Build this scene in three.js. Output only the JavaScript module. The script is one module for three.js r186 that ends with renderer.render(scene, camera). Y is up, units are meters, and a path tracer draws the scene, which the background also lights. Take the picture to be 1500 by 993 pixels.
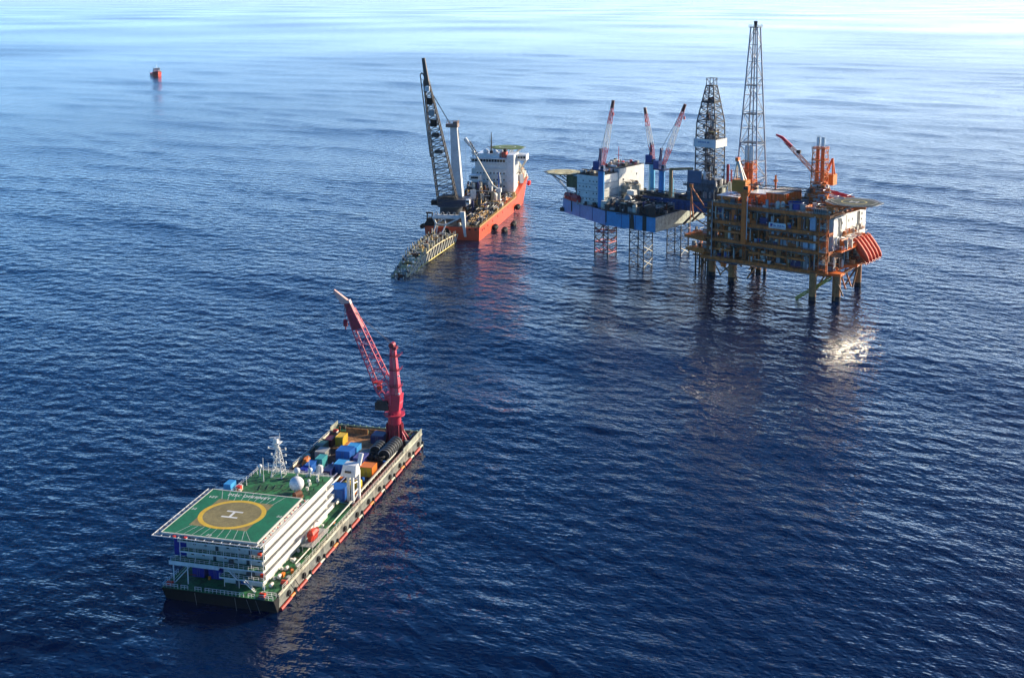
import * as THREE from 'three';

// ---------------------------------------------------------------- camera, sky, sun, exposure
const scene = new THREE.Scene();
const CAM_H = 173.36, PITCH = 8.3;
const camera = new THREE.PerspectiveCamera(45.918, 1500 / 1486.2, 1, 200000);   // the lower part of a taller frame
camera.setViewOffset(1500, 1486.2, 0, 493.2, 1500, 993);
camera.position.set(0, CAM_H, 24.37);
camera.rotation.x = -THREE.MathUtils.degToRad(PITCH);
scene.add(camera);
const renderer = new THREE.WebGLRenderer({ antialias: true });
renderer.setSize(1024, 677);
renderer.toneMapping = THREE.LinearToneMapping;
renderer.toneMappingExposure = 2.0;
renderer.shadowMap.enabled = true;

const SUN_DIR = new THREE.Vector3(0.87, 0.325, -0.46).normalize();   // towards the sun: to the right, a little behind the rigs
const sun = new THREE.DirectionalLight(new THREE.Color(1.0, 0.86, 0.66), 5.0);
sun.position.copy(SUN_DIR).multiplyScalar(1500).add(new THREE.Vector3(60, 0, -650));
sun.target.position.set(60, 0, -650);
sun.castShadow = true;
sun.shadow.mapSize.set(4096, 4096);
Object.assign(sun.shadow.camera, { left: -600, right: 600, top: 600, bottom: -600, near: 1, far: 4000 });
scene.add(sun, sun.target);

// a clear sky: deep blue overhead, pale haze at the horizon, brighter air round the sun
function makeSky() {
  const W = 1024, Hh = 512, d = new Float32Array(W * Hh * 4), v = new THREE.Vector3();
  for (let j = 0; j < Hh; j++) for (let i = 0; i < W; i++) {
    const el = ((j + 0.5) / Hh - 0.5) * Math.PI, az = ((i + 0.5) / W - 0.5) * 2 * Math.PI;
    v.set(Math.cos(el) * Math.cos(az), Math.sin(el), Math.cos(el) * Math.sin(az));
    const y = Math.max(v.y, 0), c = v.dot(SUN_DIR);
    const k = Math.exp(-y * 13), k2 = Math.exp(-y * 3.7);
    const g = Math.pow(Math.max(0, 0.5 + 0.5 * c), 4) * 2.9 * k + Math.pow(Math.max(c, 0), 14) * 1.2;
    const col = [0.012 + 0.034 * k2 + 0.62 * k, 0.060 + 0.42 * k2 + 0.82 * k, 0.23 + 1.14 * k2 + 0.50 * k];
    const o = (j * W + i) * 4;
    for (let q = 0; q < 3; q++) d[o + q] = 0.64 * col[q] + 0.8 * g * [0.85, 0.78, 0.66][q];
    d[o + 3] = 1;
  }
  const t = new THREE.DataTexture(d, W, Hh, THREE.RGBAFormat, THREE.FloatType);
  t.mapping = THREE.EquirectangularReflectionMapping; t.magFilter = THREE.LinearFilter; t.needsUpdate = true;
  scene.background = t; scene.environment = t;
}
makeSky();

scene.fog = new THREE.FogExp2(new THREE.Color(0.68, 0.86, 1.0), 0.000014);   // thin sea haze

// ---------------------------------------------------------------- random numbers and noise
function rng(seed) { let s = seed >>> 0; return () => { s = (s + 0x6D2B79F5) >>> 0; let t = s; t = Math.imul(t ^ (t >>> 15), t | 1); t ^= t + Math.imul(t ^ (t >>> 7), t | 61); return ((t ^ (t >>> 14)) >>> 0) / 4294967296; }; }

// ---------------------------------------------------------------- the sea
function makeSea() {
  const R = rng(77), WIND = 2.05;   // heading of the wind waves: towards the camera, a little to the left
  const waves = [];
  for (let i = 0; i < 60; i++) {
    const lam = 6.5 * Math.pow(340 / 6.5, Math.pow((i + R()) / 60, 1.1)), k = 2 * Math.PI / lam;
    const spread = (R() + R() + R() - 1.5) * (lam > 45 ? 0.5 : 1.0), a = WIND + spread * 1.25;
    const slope = 0.0056 * (lam > 120 ? 0.5 : lam > 50 ? 0.8 : lam > 25 ? 0.95 : 1.1);
    waves.push([k * Math.cos(a), k * Math.sin(a), R() * 6.283, slope * Math.SQRT2 / k, lam]);
  }
  const gust = (x, z) => 1 + 0.42 * Math.sin(x * 0.011 + 1.3 + 1.2 * Math.sin(z * 0.006)) * Math.sin(z * 0.0087 + 0.4 + Math.sin(x * 0.005)) + 0.15 * Math.sin(x * 0.031 - z * 0.024 + 2);
  const rs = [0];
  for (let r = 40; r < 205; r += 40) rs.push(r);
  for (let r = 215; r < 60000;) { rs.push(r); r += Math.max(0.85, r * r / (CAM_H * 1160) * 0.62); }
  rs.push(90000);
  const th = [];
  const half = 0.56, dth = 0.0019;
  for (let a = -Math.PI; a < -half - 0.02; a += 0.09) th.push(a);
  for (let a = -half; a <= half; a += dth) th.push(a);
  for (let a = half + 0.08; a < Math.PI; a += 0.09) th.push(a);
  th.push(Math.PI);
  const nr = rs.length, nt = th.length, P = new Float32Array(nr * nt * 3), N = new Float32Array(nr * nt * 3), U = new Float32Array(nr * nt * 2);
  for (let i = 0; i < nr; i++) {
    const r = rs[i], dr = i ? rs[i] - rs[i - 1] : 40;
    for (let j = 0; j < nt; j++) {
      const a = th[j], x = Math.sin(a) * r, z = -Math.cos(a) * r, o = i * nt + j;
      const dense = Math.abs(a) <= half && r >= 215 ? Math.max(dr, r * dth) : 1e9;
      let h = 0, sx = 0, sz = 0;
      if (dense < 130) {
        const G = gust(x, z);
        for (const [kx, kz, ph, A, lam] of waves) {
          let f = lam / dense; if (f < 2.6) continue;
          f = Math.min(1, (f - 2.6) / 2) * A * G;
          const p = kx * x + kz * z + ph, c = Math.cos(p), s = Math.sin(p);
          h += f * c + 0.12 * f * c * c; sx -= f * s * kx * (1 + 0.24 * c); sz -= f * s * kz * (1 + 0.24 * c);
        }
      }
      P[o * 3] = x; P[o * 3 + 1] = h; P[o * 3 + 2] = z;
      const q = 1 / Math.hypot(sx, 1, sz); N[o * 3] = -sx * q; N[o * 3 + 1] = q; N[o * 3 + 2] = -sz * q;
      U[o * 2] = x / 160; U[o * 2 + 1] = z / 160;
    }
  }
  const idx = new Uint32Array((nr - 1) * (nt - 1) * 6); let w = 0;
  for (let i = 0; i < nr - 1; i++) for (let j = 0; j < nt - 1; j++) {
    const a = i * nt + j, b = a + 1, c = a + nt, e = c + 1;
    idx[w++] = a; idx[w++] = b; idx[w++] = c; idx[w++] = b; idx[w++] = e; idx[w++] = c;
  }
  const g = new THREE.BufferGeometry();
  g.setAttribute('position', new THREE.BufferAttribute(P, 3)); g.setAttribute('normal', new THREE.BufferAttribute(N, 3)); g.setAttribute('uv', new THREE.BufferAttribute(U, 2));
  g.setIndex(new THREE.BufferAttribute(idx, 1));

  // short wind waves and ripples, one tile of 160 m
  const S = 2048, T = 160, B = new Float32Array(S * S), X = new Float64Array(S * 2), Z = new Float64Array(S * 2);
  for (let i = 0; i < 130; i++) {
    const lam = 0.8 * Math.pow(13 / 0.8, Math.pow(R(), 1.25)), a = WIND + (R() + R() + R() - 1.5) * 1.5;
    const nx = Math.round(Math.cos(a) * T / lam), nz = Math.round(Math.sin(a) * T / lam); if (!nx && !nz) continue;
    const k = 2 * Math.PI * Math.hypot(nx, nz) / T, A = 0.0105 * Math.SQRT2 / k, ph = R() * 6.283;
    for (let q = 0; q < S; q++) { const px = 2 * Math.PI * nx * (q + 0.5) / S + ph, pz = 2 * Math.PI * nz * (q + 0.5) / S; X[2 * q] = Math.cos(px) * A; X[2 * q + 1] = Math.sin(px) * A; Z[2 * q] = Math.cos(pz); Z[2 * q + 1] = Math.sin(pz); }
    for (let y = 0; y < S; y++) { const c = Z[2 * y], s = Z[2 * y + 1], o = y * S; for (let x = 0; x < S; x++) B[o + x] += X[2 * x] * c - X[2 * x + 1] * s; }
  }
  for (let i = 0; i < B.length; i++) B[i] = 0.5 + B[i] / 4;
  const bt = new THREE.DataTexture(B, S, S, THREE.RedFormat, THREE.FloatType);
  bt.wrapS = bt.wrapT = THREE.RepeatWrapping; bt.magFilter = THREE.LinearFilter; bt.needsUpdate = true;
  // calmer and rougher lanes of the wind on the water
  const RS = 512, rough = new Float32Array(RS * RS * 4);
  const modes = []; for (let i = 0; i < 60; i++) modes.push([Math.round((R() - 0.5) * 44), Math.round((R() - 0.5) * 34), R() * 6.283]);
  for (let y = 0; y < RS; y++) for (let x = 0; x < RS; x++) {
    let s = 0; for (const [a, b, p] of modes) s += Math.cos(2 * Math.PI * (a * x + b * y) / RS + p);
    const v = 0.10 + 0.0045 * s, o = (y * RS + x) * 4; rough[o] = rough[o + 1] = rough[o + 2] = Math.min(0.2, Math.max(0.06, v)); rough[o + 3] = 1;
  }
  const rt = new THREE.DataTexture(rough, RS, RS, THREE.RGBAFormat, THREE.FloatType);
  rt.wrapS = rt.wrapT = THREE.RepeatWrapping; rt.magFilter = THREE.LinearFilter; rt.repeat.set(1 / 150, 1 / 150); rt.needsUpdate = true;
  const m = new THREE.MeshPhysicalMaterial({ name: 'sea_water', color: new THREE.Color().setRGB(0.0008, 0.0086, 0.038), roughness: 1, roughnessMap: rt, ior: 1.333, metalness: 0, bumpMap: bt, bumpScale: 4 });
  const sea = new THREE.Mesh(g, m); sea.name = 'sea'; sea.receiveShadow = true; sea.userData = { kind: 'structure' };
  scene.add(sea);
}
makeSea();

// ---------------------------------------------------------------- helpers: shapes, materials, things and parts
class Geo {   // collects triangles; every argument in metres
  constructor() { this.P = []; this.N = []; }
  tri(a, b, c, na, nb, nc) {
    if (!na) { const ux = b[0] - a[0], uy = b[1] - a[1], uz = b[2] - a[2], vx = c[0] - a[0], vy = c[1] - a[1], vz = c[2] - a[2]; const x = uy * vz - uz * vy, y = uz * vx - ux * vz, z = ux * vy - uy * vx, l = Math.hypot(x, y, z) || 1; na = nb = nc = [x / l, y / l, z / l]; }
    this.P.push(...a, ...b, ...c); this.N.push(...na, ...nb, ...nc); return this;
  }
  quad(a, b, c, d) { return this.tri(a, b, c).tri(a, c, d); }
  hexa(v) { const q = (a, b, c, d) => this.quad(v[a], v[b], v[c], v[d]); q(0, 1, 2, 3); q(7, 6, 5, 4); q(0, 4, 5, 1); q(1, 5, 6, 2); q(2, 6, 7, 3); q(3, 7, 4, 0); return this; }   // v0-3 bottom, v4-7 top
  box(x, y, z, w, h, d, ry = 0) {   // x, z centre, y base
    const c = Math.cos(ry), s = Math.sin(ry), v = [];
    for (const yy of [y, y + h]) for (const [i, k] of [[-1, -1], [1, -1], [1, 1], [-1, 1]]) { const lx = i * w / 2, lz = k * d / 2; v.push([x + lx * c + lz * s, yy, z - lx * s + lz * c]); }
    return this.hexa(v);
  }
  span(x0, x1, y0, y1, z0, z1) { return this.box((x0 + x1) / 2, y0, (z0 + z1) / 2, x1 - x0, y1 - y0, z1 - z0); }
  bar(a, b, r, seg = 5, r2 = r, cap = false) {
    const dx = b[0] - a[0], dy = b[1] - a[1], dz = b[2] - a[2], L = Math.hypot(dx, dy, dz) || 1, t = [dx / L, dy / L, dz / L];
    let u = Math.abs(t[1]) > 0.9 ? [1, 0, 0] : [0, 1, 0];
    const k = u[0] * t[0] + u[1] * t[1] + u[2] * t[2]; u = u.map((x, i) => x - k * t[i]); const l = Math.hypot(...u); u = u.map(x => x / l);
    const w = [t[1] * u[2] - t[2] * u[1], t[2] * u[0] - t[0] * u[2], t[0] * u[1] - t[1] * u[0]];
    const ring = []; for (let i = 0; i < seg; i++) { const q = (i + 0.5) / seg * 2 * Math.PI; ring.push([0, 1, 2].map(j => u[j] * Math.cos(q) + w[j] * Math.sin(q))); }
    for (let i = 0; i < seg; i++) {
      const m = ring[i], n = ring[(i + 1) % seg], p = (c, R, e) => [c[0] + e[0] * R, c[1] + e[1] * R, c[2] + e[2] * R];
      const A = p(a, r, m), B = p(a, r, n), C = p(b, r2, n), D = p(b, r2, m);
      if (seg > 4) { this.tri(A, B, C, m, n, n); this.tri(A, C, D, m, n, m); } else this.quad(A, B, C, D);
      if (cap) { this.tri(b, D, C); this.tri(a, B, A); }
    }
    return this;
  }
  path(pts, r, seg = 4) { for (let i = 1; i < pts.length; i++) this.bar(pts[i - 1], pts[i], r, seg); return this; }
  add(g, x = 0, y = 0, z = 0, ry = 0, rz = 0, rx = 0) {
    g = g.index ? g.toNonIndexed() : g.clone(); g.rotateX(rx); g.rotateZ(rz); g.rotateY(ry); g.translate(x, y, z);
    for (const q of g.attributes.position.array) this.P.push(q); for (const q of g.attributes.normal.array) this.N.push(q); return this;
  }
  ball(x, y, z, r, ws = 12, hs = 9) { return this.add(new THREE.SphereGeometry(r, ws, hs), x, y, z); }
  prism(poly, y0, y1) {   // poly: [[x, z], ...]
    const v2 = poly.map(([x, z]) => new THREE.Vector2(x, z)), ccw = THREE.ShapeUtils.area(v2) > 0, n = poly.length;
    for (const [a, b, c] of THREE.ShapeUtils.triangulateShape(v2, [])) {
      const A = poly[a], B = poly[b], C = poly[c], f = (p, y) => [p[0], y, p[1]], up = (B[0] - A[0]) * (C[1] - A[1]) - (B[1] - A[1]) * (C[0] - A[0]) < 0;
      if (up) { this.tri(f(A, y1), f(B, y1), f(C, y1)); this.tri(f(A, y0), f(C, y0), f(B, y0)); } else { this.tri(f(A, y1), f(C, y1), f(B, y1)); this.tri(f(A, y0), f(B, y0), f(C, y0)); }
    }
    for (let i = 0; i < n; i++) { let A = poly[i], B = poly[(i + 1) % n]; if (ccw) [A, B] = [B, A]; this.quad([A[0], y0, A[1]], [B[0], y0, B[1]], [B[0], y1, B[1]], [A[0], y1, A[1]]); }
    return this;
  }
  rail(pts, h = 1.1, step = 2.2, r = 0.055) {   // posts, top rail and middle rail along a line
    for (let i = 1; i < pts.length; i++) {
      const a = pts[i - 1], b = pts[i], L = Math.hypot(b[0] - a[0], b[1] - a[1], b[2] - a[2]), n = Math.max(1, Math.round(L / step));
      for (const q of [1, 0.52]) this.bar([a[0], a[1] + h * q, a[2]], [b[0], b[1] + h * q, b[2]], r, 3);
      for (let k = 0; k <= n; k++) { const t = k / n, p = [0, 1, 2].map(j => a[j] + (b[j] - a[j]) * t); this.bar(p, [p[0], p[1] + h, p[2]], r, 3); }
    }
    return this;
  }
  get empty() { return !this.P.length; }
  build() {
    const g = new THREE.BufferGeometry(), n = this.P.length / 3, uv = new Float32Array(n * 2), P = this.P, N = this.N;
    for (let i = 0; i < n; i++) {
      const x = P[i * 3], y = P[i * 3 + 1], z = P[i * 3 + 2], nx = Math.abs(N[i * 3]), ny = Math.abs(N[i * 3 + 1]), nz = Math.abs(N[i * 3 + 2]);
      if (ny > 0.75) { uv[2 * i] = x / 16; uv[2 * i + 1] = z / 16; } else if (nx > nz) { uv[2 * i] = z / 16; uv[2 * i + 1] = y / 16; } else { uv[2 * i] = x / 16; uv[2 * i + 1] = y / 16; }
    }
    g.setAttribute('position', new THREE.BufferAttribute(new Float32Array(P), 3)); g.setAttribute('normal', new THREE.BufferAttribute(new Float32Array(N), 3)); g.setAttribute('uv', new THREE.BufferAttribute(uv, 2));
    return g;
  }
}

// wear of painted steel: blotches, fine grain, rust and salt runs; one tile is 16 m
function wearTexture(seed, { runs = 60, rust = 0.5, blotch = 0.1, grain = 0.05 }) {
  const S = 512, R = rng(seed), d = new Uint8Array(S * S * 4), f = new Float32Array(S * S * 3).fill(1);
  const lat = (n) => { const g = Float32Array.from({ length: n * n }, () => R()); return (x, y) => { x *= n; y *= n; const i = Math.floor(x), j = Math.floor(y), a = x - i, b = y - j, s = a * a * (3 - 2 * a), t = b * b * (3 - 2 * b), q = (u, v) => g[((v % n + n) % n) * n + ((u % n + n) % n)]; return (q(i, j) * (1 - s) + q(i + 1, j) * s) * (1 - t) + (q(i, j + 1) * (1 - s) + q(i + 1, j + 1) * s) * t; }; };
  const n1 = lat(7), n2 = lat(23), n3 = lat(96);
  for (let y = 0; y < S; y++) for (let x = 0; x < S; x++) {
    const u = x / S, v = y / S, k = 1 - blotch * (n1(u, v) + n2(u, v) - 0.7) - grain * (n3(u, v) - 0.4), o = (y * S + x) * 3;
    f[o] = f[o + 1] = f[o + 2] = k;
  }
  for (let i = 0; i < runs; i++) {
    const x0 = R() * S, y0 = R() * S, len = 12 + R() * R() * 150, w = 0.6 + R() * 1.8, st = (0.25 + 0.6 * R()) * rust, c = R() < 0.75 ? [0.55, 0.3, 0.16] : [0.5, 0.5, 0.5];
    for (let q = 0; q < len; q++) for (let k = -3; k <= 3; k++) {
      const y = ((y0 - q) % S + S) % S | 0, x = ((x0 + k + Math.sin(q * 0.09 + i) * 0.7) % S + S) % S | 0, a = st * (1 - q / len) * Math.exp(-k * k / (w * w)), o = (y * S + x) * 3;
      for (let e = 0; e < 3; e++) f[o + e] *= 1 - a * (1 - c[e]);
    }
  }
  for (let i = 0; i < S * S; i++) { for (let e = 0; e < 3; e++) d[i * 4 + e] = Math.max(0, Math.min(255, f[i * 3 + e] * 246)); d[i * 4 + 3] = 255; }
  const t = new THREE.DataTexture(d, S, S, THREE.RGBAFormat); t.colorSpace = THREE.SRGBColorSpace; t.wrapS = t.wrapT = THREE.RepeatWrapping; t.magFilter = THREE.LinearFilter; t.needsUpdate = true; return t;
}
const WEAR = { light: wearTexture(5, { runs: 50, rust: 0.35, blotch: 0.08 }), heavy: wearTexture(8, { runs: 190, rust: 0.9, blotch: 0.3, grain: 0.12 }), deck: wearTexture(11, { runs: 0, blotch: 0.42, grain: 0.25 }), soft: wearTexture(14, { runs: 0, blotch: 0.13, grain: 0.16 }) };
function paint(hex, wear = 'light', roughness = 0.5, metalness = 0) { return new THREE.MeshStandardMaterial({ color: hex, map: WEAR[wear], roughness, metalness }); }
const M = {
  white: paint('#e8e7e0', 'light', 0.26), cream: paint('#d9d5c2'), creamDirty: paint('#cfc9b2', 'heavy'), grey: paint('#9a9c98'), greyDark: paint('#4c5054'), greyPlate: paint('#74776f', 'heavy'), black: paint('#0c0d0e', 'heavy', 0.9), charcoal: paint('#24282b', 'heavy', 0.6),
  heliGreen: paint('#087049', 'soft', 0.7), deckGreen: paint('#26703e', 'deck', 0.75), heliTan: paint('#857b50', 'soft', 0.8), yellow: paint('#dab32a', 'light', 0.55), markWhite: paint('#d8dad2', 'light', 0.6),
  deckBrown: paint('#4a342a', 'deck', 0.8), timber: paint('#c48a52', 'deck', 0.8), redBoot: paint('#b8351f', 'heavy', 0.55), craneRed: paint('#c42c46', 'light', 0.45), craneDark: paint('#9a1c36', 'heavy', 0.5), cranePink: paint('#d84c63', 'light', 0.45),
  blue: paint('#1e5fae', 'light', 0.45), navy: paint('#16255e', 'light', 0.45), indigo: paint('#1d2a92', 'light', 0.45), sky: paint('#3f9bd6', 'light', 0.45), teal: paint('#3f9a9c', 'light', 0.5), violet: paint('#4a4f8e', 'light', 0.5), orange: paint('#e07a1c', 'light', 0.45), lifeOrange: paint('#d8381c', 'light', 0.4), maroon: paint('#5a1f28', 'light', 0.5),
  glass: new THREE.MeshStandardMaterial({ color: '#0e151c', roughness: 0.12, metalness: 0 }), rubber: paint('#141414', 'heavy', 0.85), steel: paint('#8d949a', 'light', 0.35, 0.6), silver: paint('#c4c8cc', 'light', 0.25, 0.8), rust: paint('#6e4128', 'heavy', 0.8), wire: new THREE.MeshStandardMaterial({ color: '#2a2c2e', roughness: 0.6 }), net: paint('#7e868a', 'light', 0.8),
};
M.steelCladding = new THREE.MeshStandardMaterial({ color: '#e6e4da', map: WEAR.light, roughness: 0.16, metalness: 0.35 });   // bright sheet metal panels
M.cladding = new THREE.MeshPhysicalMaterial({ color: '#e6e4da', map: WEAR.light, roughness: 0.3, clearcoat: 1, clearcoatRoughness: 0.06 });   // glossy enamelled wall panels
const taken = {};
function numbered(n) { if (!(n in taken)) { taken[n] = 0; return n; } taken[n]++; return n + '_' + String(taken[n]).padStart(3, '0'); }
function shade(o) { o.castShadow = true; o.receiveShadow = true; return o; }
function thing(name, label, category, pos, yawDeg = 0, group) {
  const o = new THREE.Group(); o.name = numbered(name); o.position.set(...pos); o.rotation.y = THREE.MathUtils.degToRad(yawDeg);
  o.userData = { label, category }; if (group) o.userData.group = group; scene.add(o); return o;
}
function sub(parent, name, label) { const o = new THREE.Group(); o.name = name; if (label) o.userData.label = label; parent.add(o); return o; }   // a part that has sub-parts
function part(parent, name, m, fill, label) {
  const g = fill instanceof Geo ? fill : new Geo(); if (typeof fill === 'function') fill(g);
  const o = shade(new THREE.Mesh(g.build(), m)); o.name = name; if (label) o.userData.label = label; parent.add(o); return o;
}
const UNIT = { box: new Geo().box(0, -0.5, 0, 1, 1, 1).build(), cyl: new Geo().bar([0, -0.5, 0], [0, 0.5, 0], 0.5, 10, 0.5, true).build(), tank: new Geo().bar([0, -0.38, 0], [0, 0.38, 0], 0.5, 10).bar([0, 0.38, 0], [0, 0.5, 0], 0.5, 10, 0.24, true).bar([0, -0.5, 0], [0, -0.38, 0], 0.24, 10, 0.5, true).build() };
function piece(parent, name, kind, m, x, y, z, sx, sy, sz, ry = 0, rx = 0, rz = 0) {   // one copy of a shared shape, its centre at x, y, z
  const o = shade(new THREE.Mesh(UNIT[kind], m)); o.name = name; o.position.set(x, y, z); o.scale.set(sx, sy, sz); o.rotation.set(rx, ry, rz); parent.add(o); return o;
}
const add3 = (a, b, k = 1) => [a[0] + b[0] * k, a[1] + b[1] * k, a[2] + b[2] * k], mix3 = (a, b, t) => [0, 1, 2].map(i => a[i] + (b[i] - a[i]) * t);
// four-chord lattice through sections [centre, half vector 1, half vector 2]; the chords are single parts, the bracing one part for each bay
function lattice(parent, sections, chordR, braceR, m, { chord = 'chord', brace = 'lacing', style = 'z', mb = m, every = 1, seg = 5, bays = true } = {}) {
  const corner = (s, k) => add3(add3(s[0], s[1], k === 0 || k === 3 ? -1 : 1), s[2], k < 2 ? -1 : 1);
  for (let k = 0; k < 4; k++) part(parent, chord, m, g => { for (let i = 1; i < sections.length; i++) g.bar(corner(sections[i - 1], k), corner(sections[i], k), chordR, seg); });
  let g = new Geo();
  for (let i = 1; i < sections.length; i++) {
    const a = sections[i - 1], b = sections[i];
    for (let k = 0; k < 4; k++) {
      const n = (k + 1) % 4, A = corner(a, k), B = corner(a, n), C = corner(b, k), D = corner(b, n);
      g.bar(C, D, braceR, 4);
      if (style === 'x') { g.bar(A, D, braceR, 4); g.bar(B, C, braceR, 4); } else if (style === 'k') { const q = mix3(C, D, 0.5); g.bar(A, q, braceR, 4); g.bar(B, q, braceR, 4); } else if ((i + k) % 2) g.bar(A, D, braceR, 4); else g.bar(B, C, braceR, 4);
      if (i === 1) g.bar(A, B, braceR, 4);
    }
    if (bays && i % every === 0 || i === sections.length - 1) { part(parent, brace, mb, g); g = new Geo(); }
  }
}
// sections between two points with half sizes given at stations t: [[t, h1, h2], ...]
function sectionsAlong(a, b, e1, e2, stations, n) {
  const out = []; for (let i = 0; i <= n; i++) { const t = i / n; let j = 1; while (j < stations.length - 1 && t > stations[j][0]) j++; const [t0, p0, q0] = stations[j - 1], [t1, p1, q1] = stations[j], k = Math.min(1, Math.max(0, (t - t0) / (t1 - t0))), h1 = p0 + (p1 - p0) * k, h2 = q0 + (q1 - q0) * k; out.push([mix3(a, b, t), e1.map(x => x * h1), e2.map(x => x * h2)]); }
  return out;
}
// a hull lofted through stations [x, half beam at deck, half beam at waterline, deck height]
function hullShape(st, depth = -3) {
  const g = new Geo(), P = (s, side) => [[s[0] + (s[4] ?? 0), depth, side * s[2] * 0.9], [s[0] + (s[4] ?? 0), 0, side * s[2]], [s[0], s[3], side * s[1]]];
  for (let i = 1; i < st.length; i++) for (const side of [-1, 1]) {
    const a = P(st[i - 1], side), b = P(st[i], side);
    for (let k = 0; k < 2; k++) side > 0 ? g.quad(a[k], b[k], b[k + 1], a[k + 1]) : g.quad(b[k], a[k], a[k + 1], b[k + 1]);
  }
  for (let i = 1; i < st.length; i++) { const a = P(st[i - 1], 1)[2], b = P(st[i], 1)[2], c = P(st[i], -1)[2], d = P(st[i - 1], -1)[2]; g.quad(a, b, c, d); }
  const s = P(st[0], 1), t = P(st[0], -1); for (let k = 0; k < 2; k++) g.quad(t[k], s[k], s[k + 1], t[k + 1]);
  const e = P(st[st.length - 1], 1), f = P(st[st.length - 1], -1); for (let k = 0; k < 2; k++) g.quad(e[k], f[k], f[k + 1], e[k + 1]);
  return g;
}
function ring(g, x, y, z, r0, r1, seg = 48, a0 = 0, a1 = Math.PI * 2) { for (let i = 0; i < seg; i++) { const a = a0 + (a1 - a0) * i / seg, b = a0 + (a1 - a0) * (i + 1) / seg, p = (q, r) => [x + Math.cos(q) * r, y, z + Math.sin(q) * r]; g.quad(p(b, r0), p(b, r1), p(a, r1), p(a, r0)); } return g; }
function flat(g, x0, x1, z0, z1, y) { return g.quad([x0, y, z1], [x1, y, z1], [x1, y, z0], [x0, y, z0]); }
function strip(g, x0, z0, x1, z1, w, y) { const L = Math.hypot(x1 - x0, z1 - z0), nx = -(z1 - z0) / L * w / 2, nz = (x1 - x0) / L * w / 2; return g.quad([x0 + nx, y, z0 + nz], [x1 + nx, y, z1 + nz], [x1 - nx, y, z1 - nz], [x0 - nx, y, z0 - nz]); }
function radialPoly(x, z, r, n, turn = 0) { return Array.from({ length: n }, (_, i) => { const a = turn + i / n * 2 * Math.PI; return [x + Math.cos(a) * r, z + Math.sin(a) * r]; }); }
const { FontLoader } = await import('three/addons/loaders/FontLoader.js');
const FONT = await new FontLoader().loadAsync('fonts/droid/droid_sans_bold.typeface.json');
// flat lettering in the local xy plane, its left foot at the origin
function lettering(parent, text, size, m, x, y, z, ry = 0, rx = 0, name = 'lettering') {
  const g = new THREE.ShapeGeometry(FONT.generateShapes(text, size), 3), o = shade(new THREE.Mesh(g, m)); o.name = name; o.position.set(x, y, z); o.rotation.set(rx, ry, 0, 'YXZ'); parent.add(o); return o;
}
// equipment that fills a deck: pipes, vessels, skids and cabinets, each a part of its own
function clutter(parent, R, [x0, x1, y, z0, z1], n, hMax, mats, { pipes = 0.35, tall = 0.15, size = 1 } = {}) {
  for (let i = 0; i < n; i++) {
    const x = x0 + (x1 - x0) * R(), z = z0 + (z1 - z0) * R(), m = mats[Math.floor(R() * mats.length)], k = R();
    if (k < pipes) {
      const along = R() < 0.6, L = (3 + R() * 8) * size, r = (0.22 + R() * 0.4) * size, yy = y + 0.5 + R() * (hMax - 0.6);
      const c = along ? Math.min(x1 - L / 2, Math.max(x0 + L / 2, x)) : x; piece(parent, 'pipe', 'cyl', m, c, yy, along ? z : Math.min(z1 - L / 2, Math.max(z0 + L / 2, z)), r, L, r, 0, along ? 0 : Math.PI / 2, along ? Math.PI / 2 : 0);
    } else if (k < pipes + tall) { const h = hMax * (0.5 + 0.5 * R()), r = (0.7 + R() * 1.6) * size; piece(parent, 'vessel', 'tank', m, x, y + h / 2, z, r, h, r); }
    else if (k < pipes + tall + 0.12) { const L = (2.5 + R() * 4) * size, r = (1 + R() * 1.2) * size; piece(parent, 'tank', 'tank', m, x, y + r / 2 + 0.2, z, r, L, r, 0, 0, Math.PI / 2); }
    else { const h = Math.min(hMax, 0.7 + R() * hMax * 0.8); piece(parent, 'equipment_skid', 'box', m, x, y + h / 2, z, (1 + R() * 2.6) * size, h, (0.8 + R() * 2) * size, R() < 0.2 ? R() : 0); }
  }
}

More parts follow.
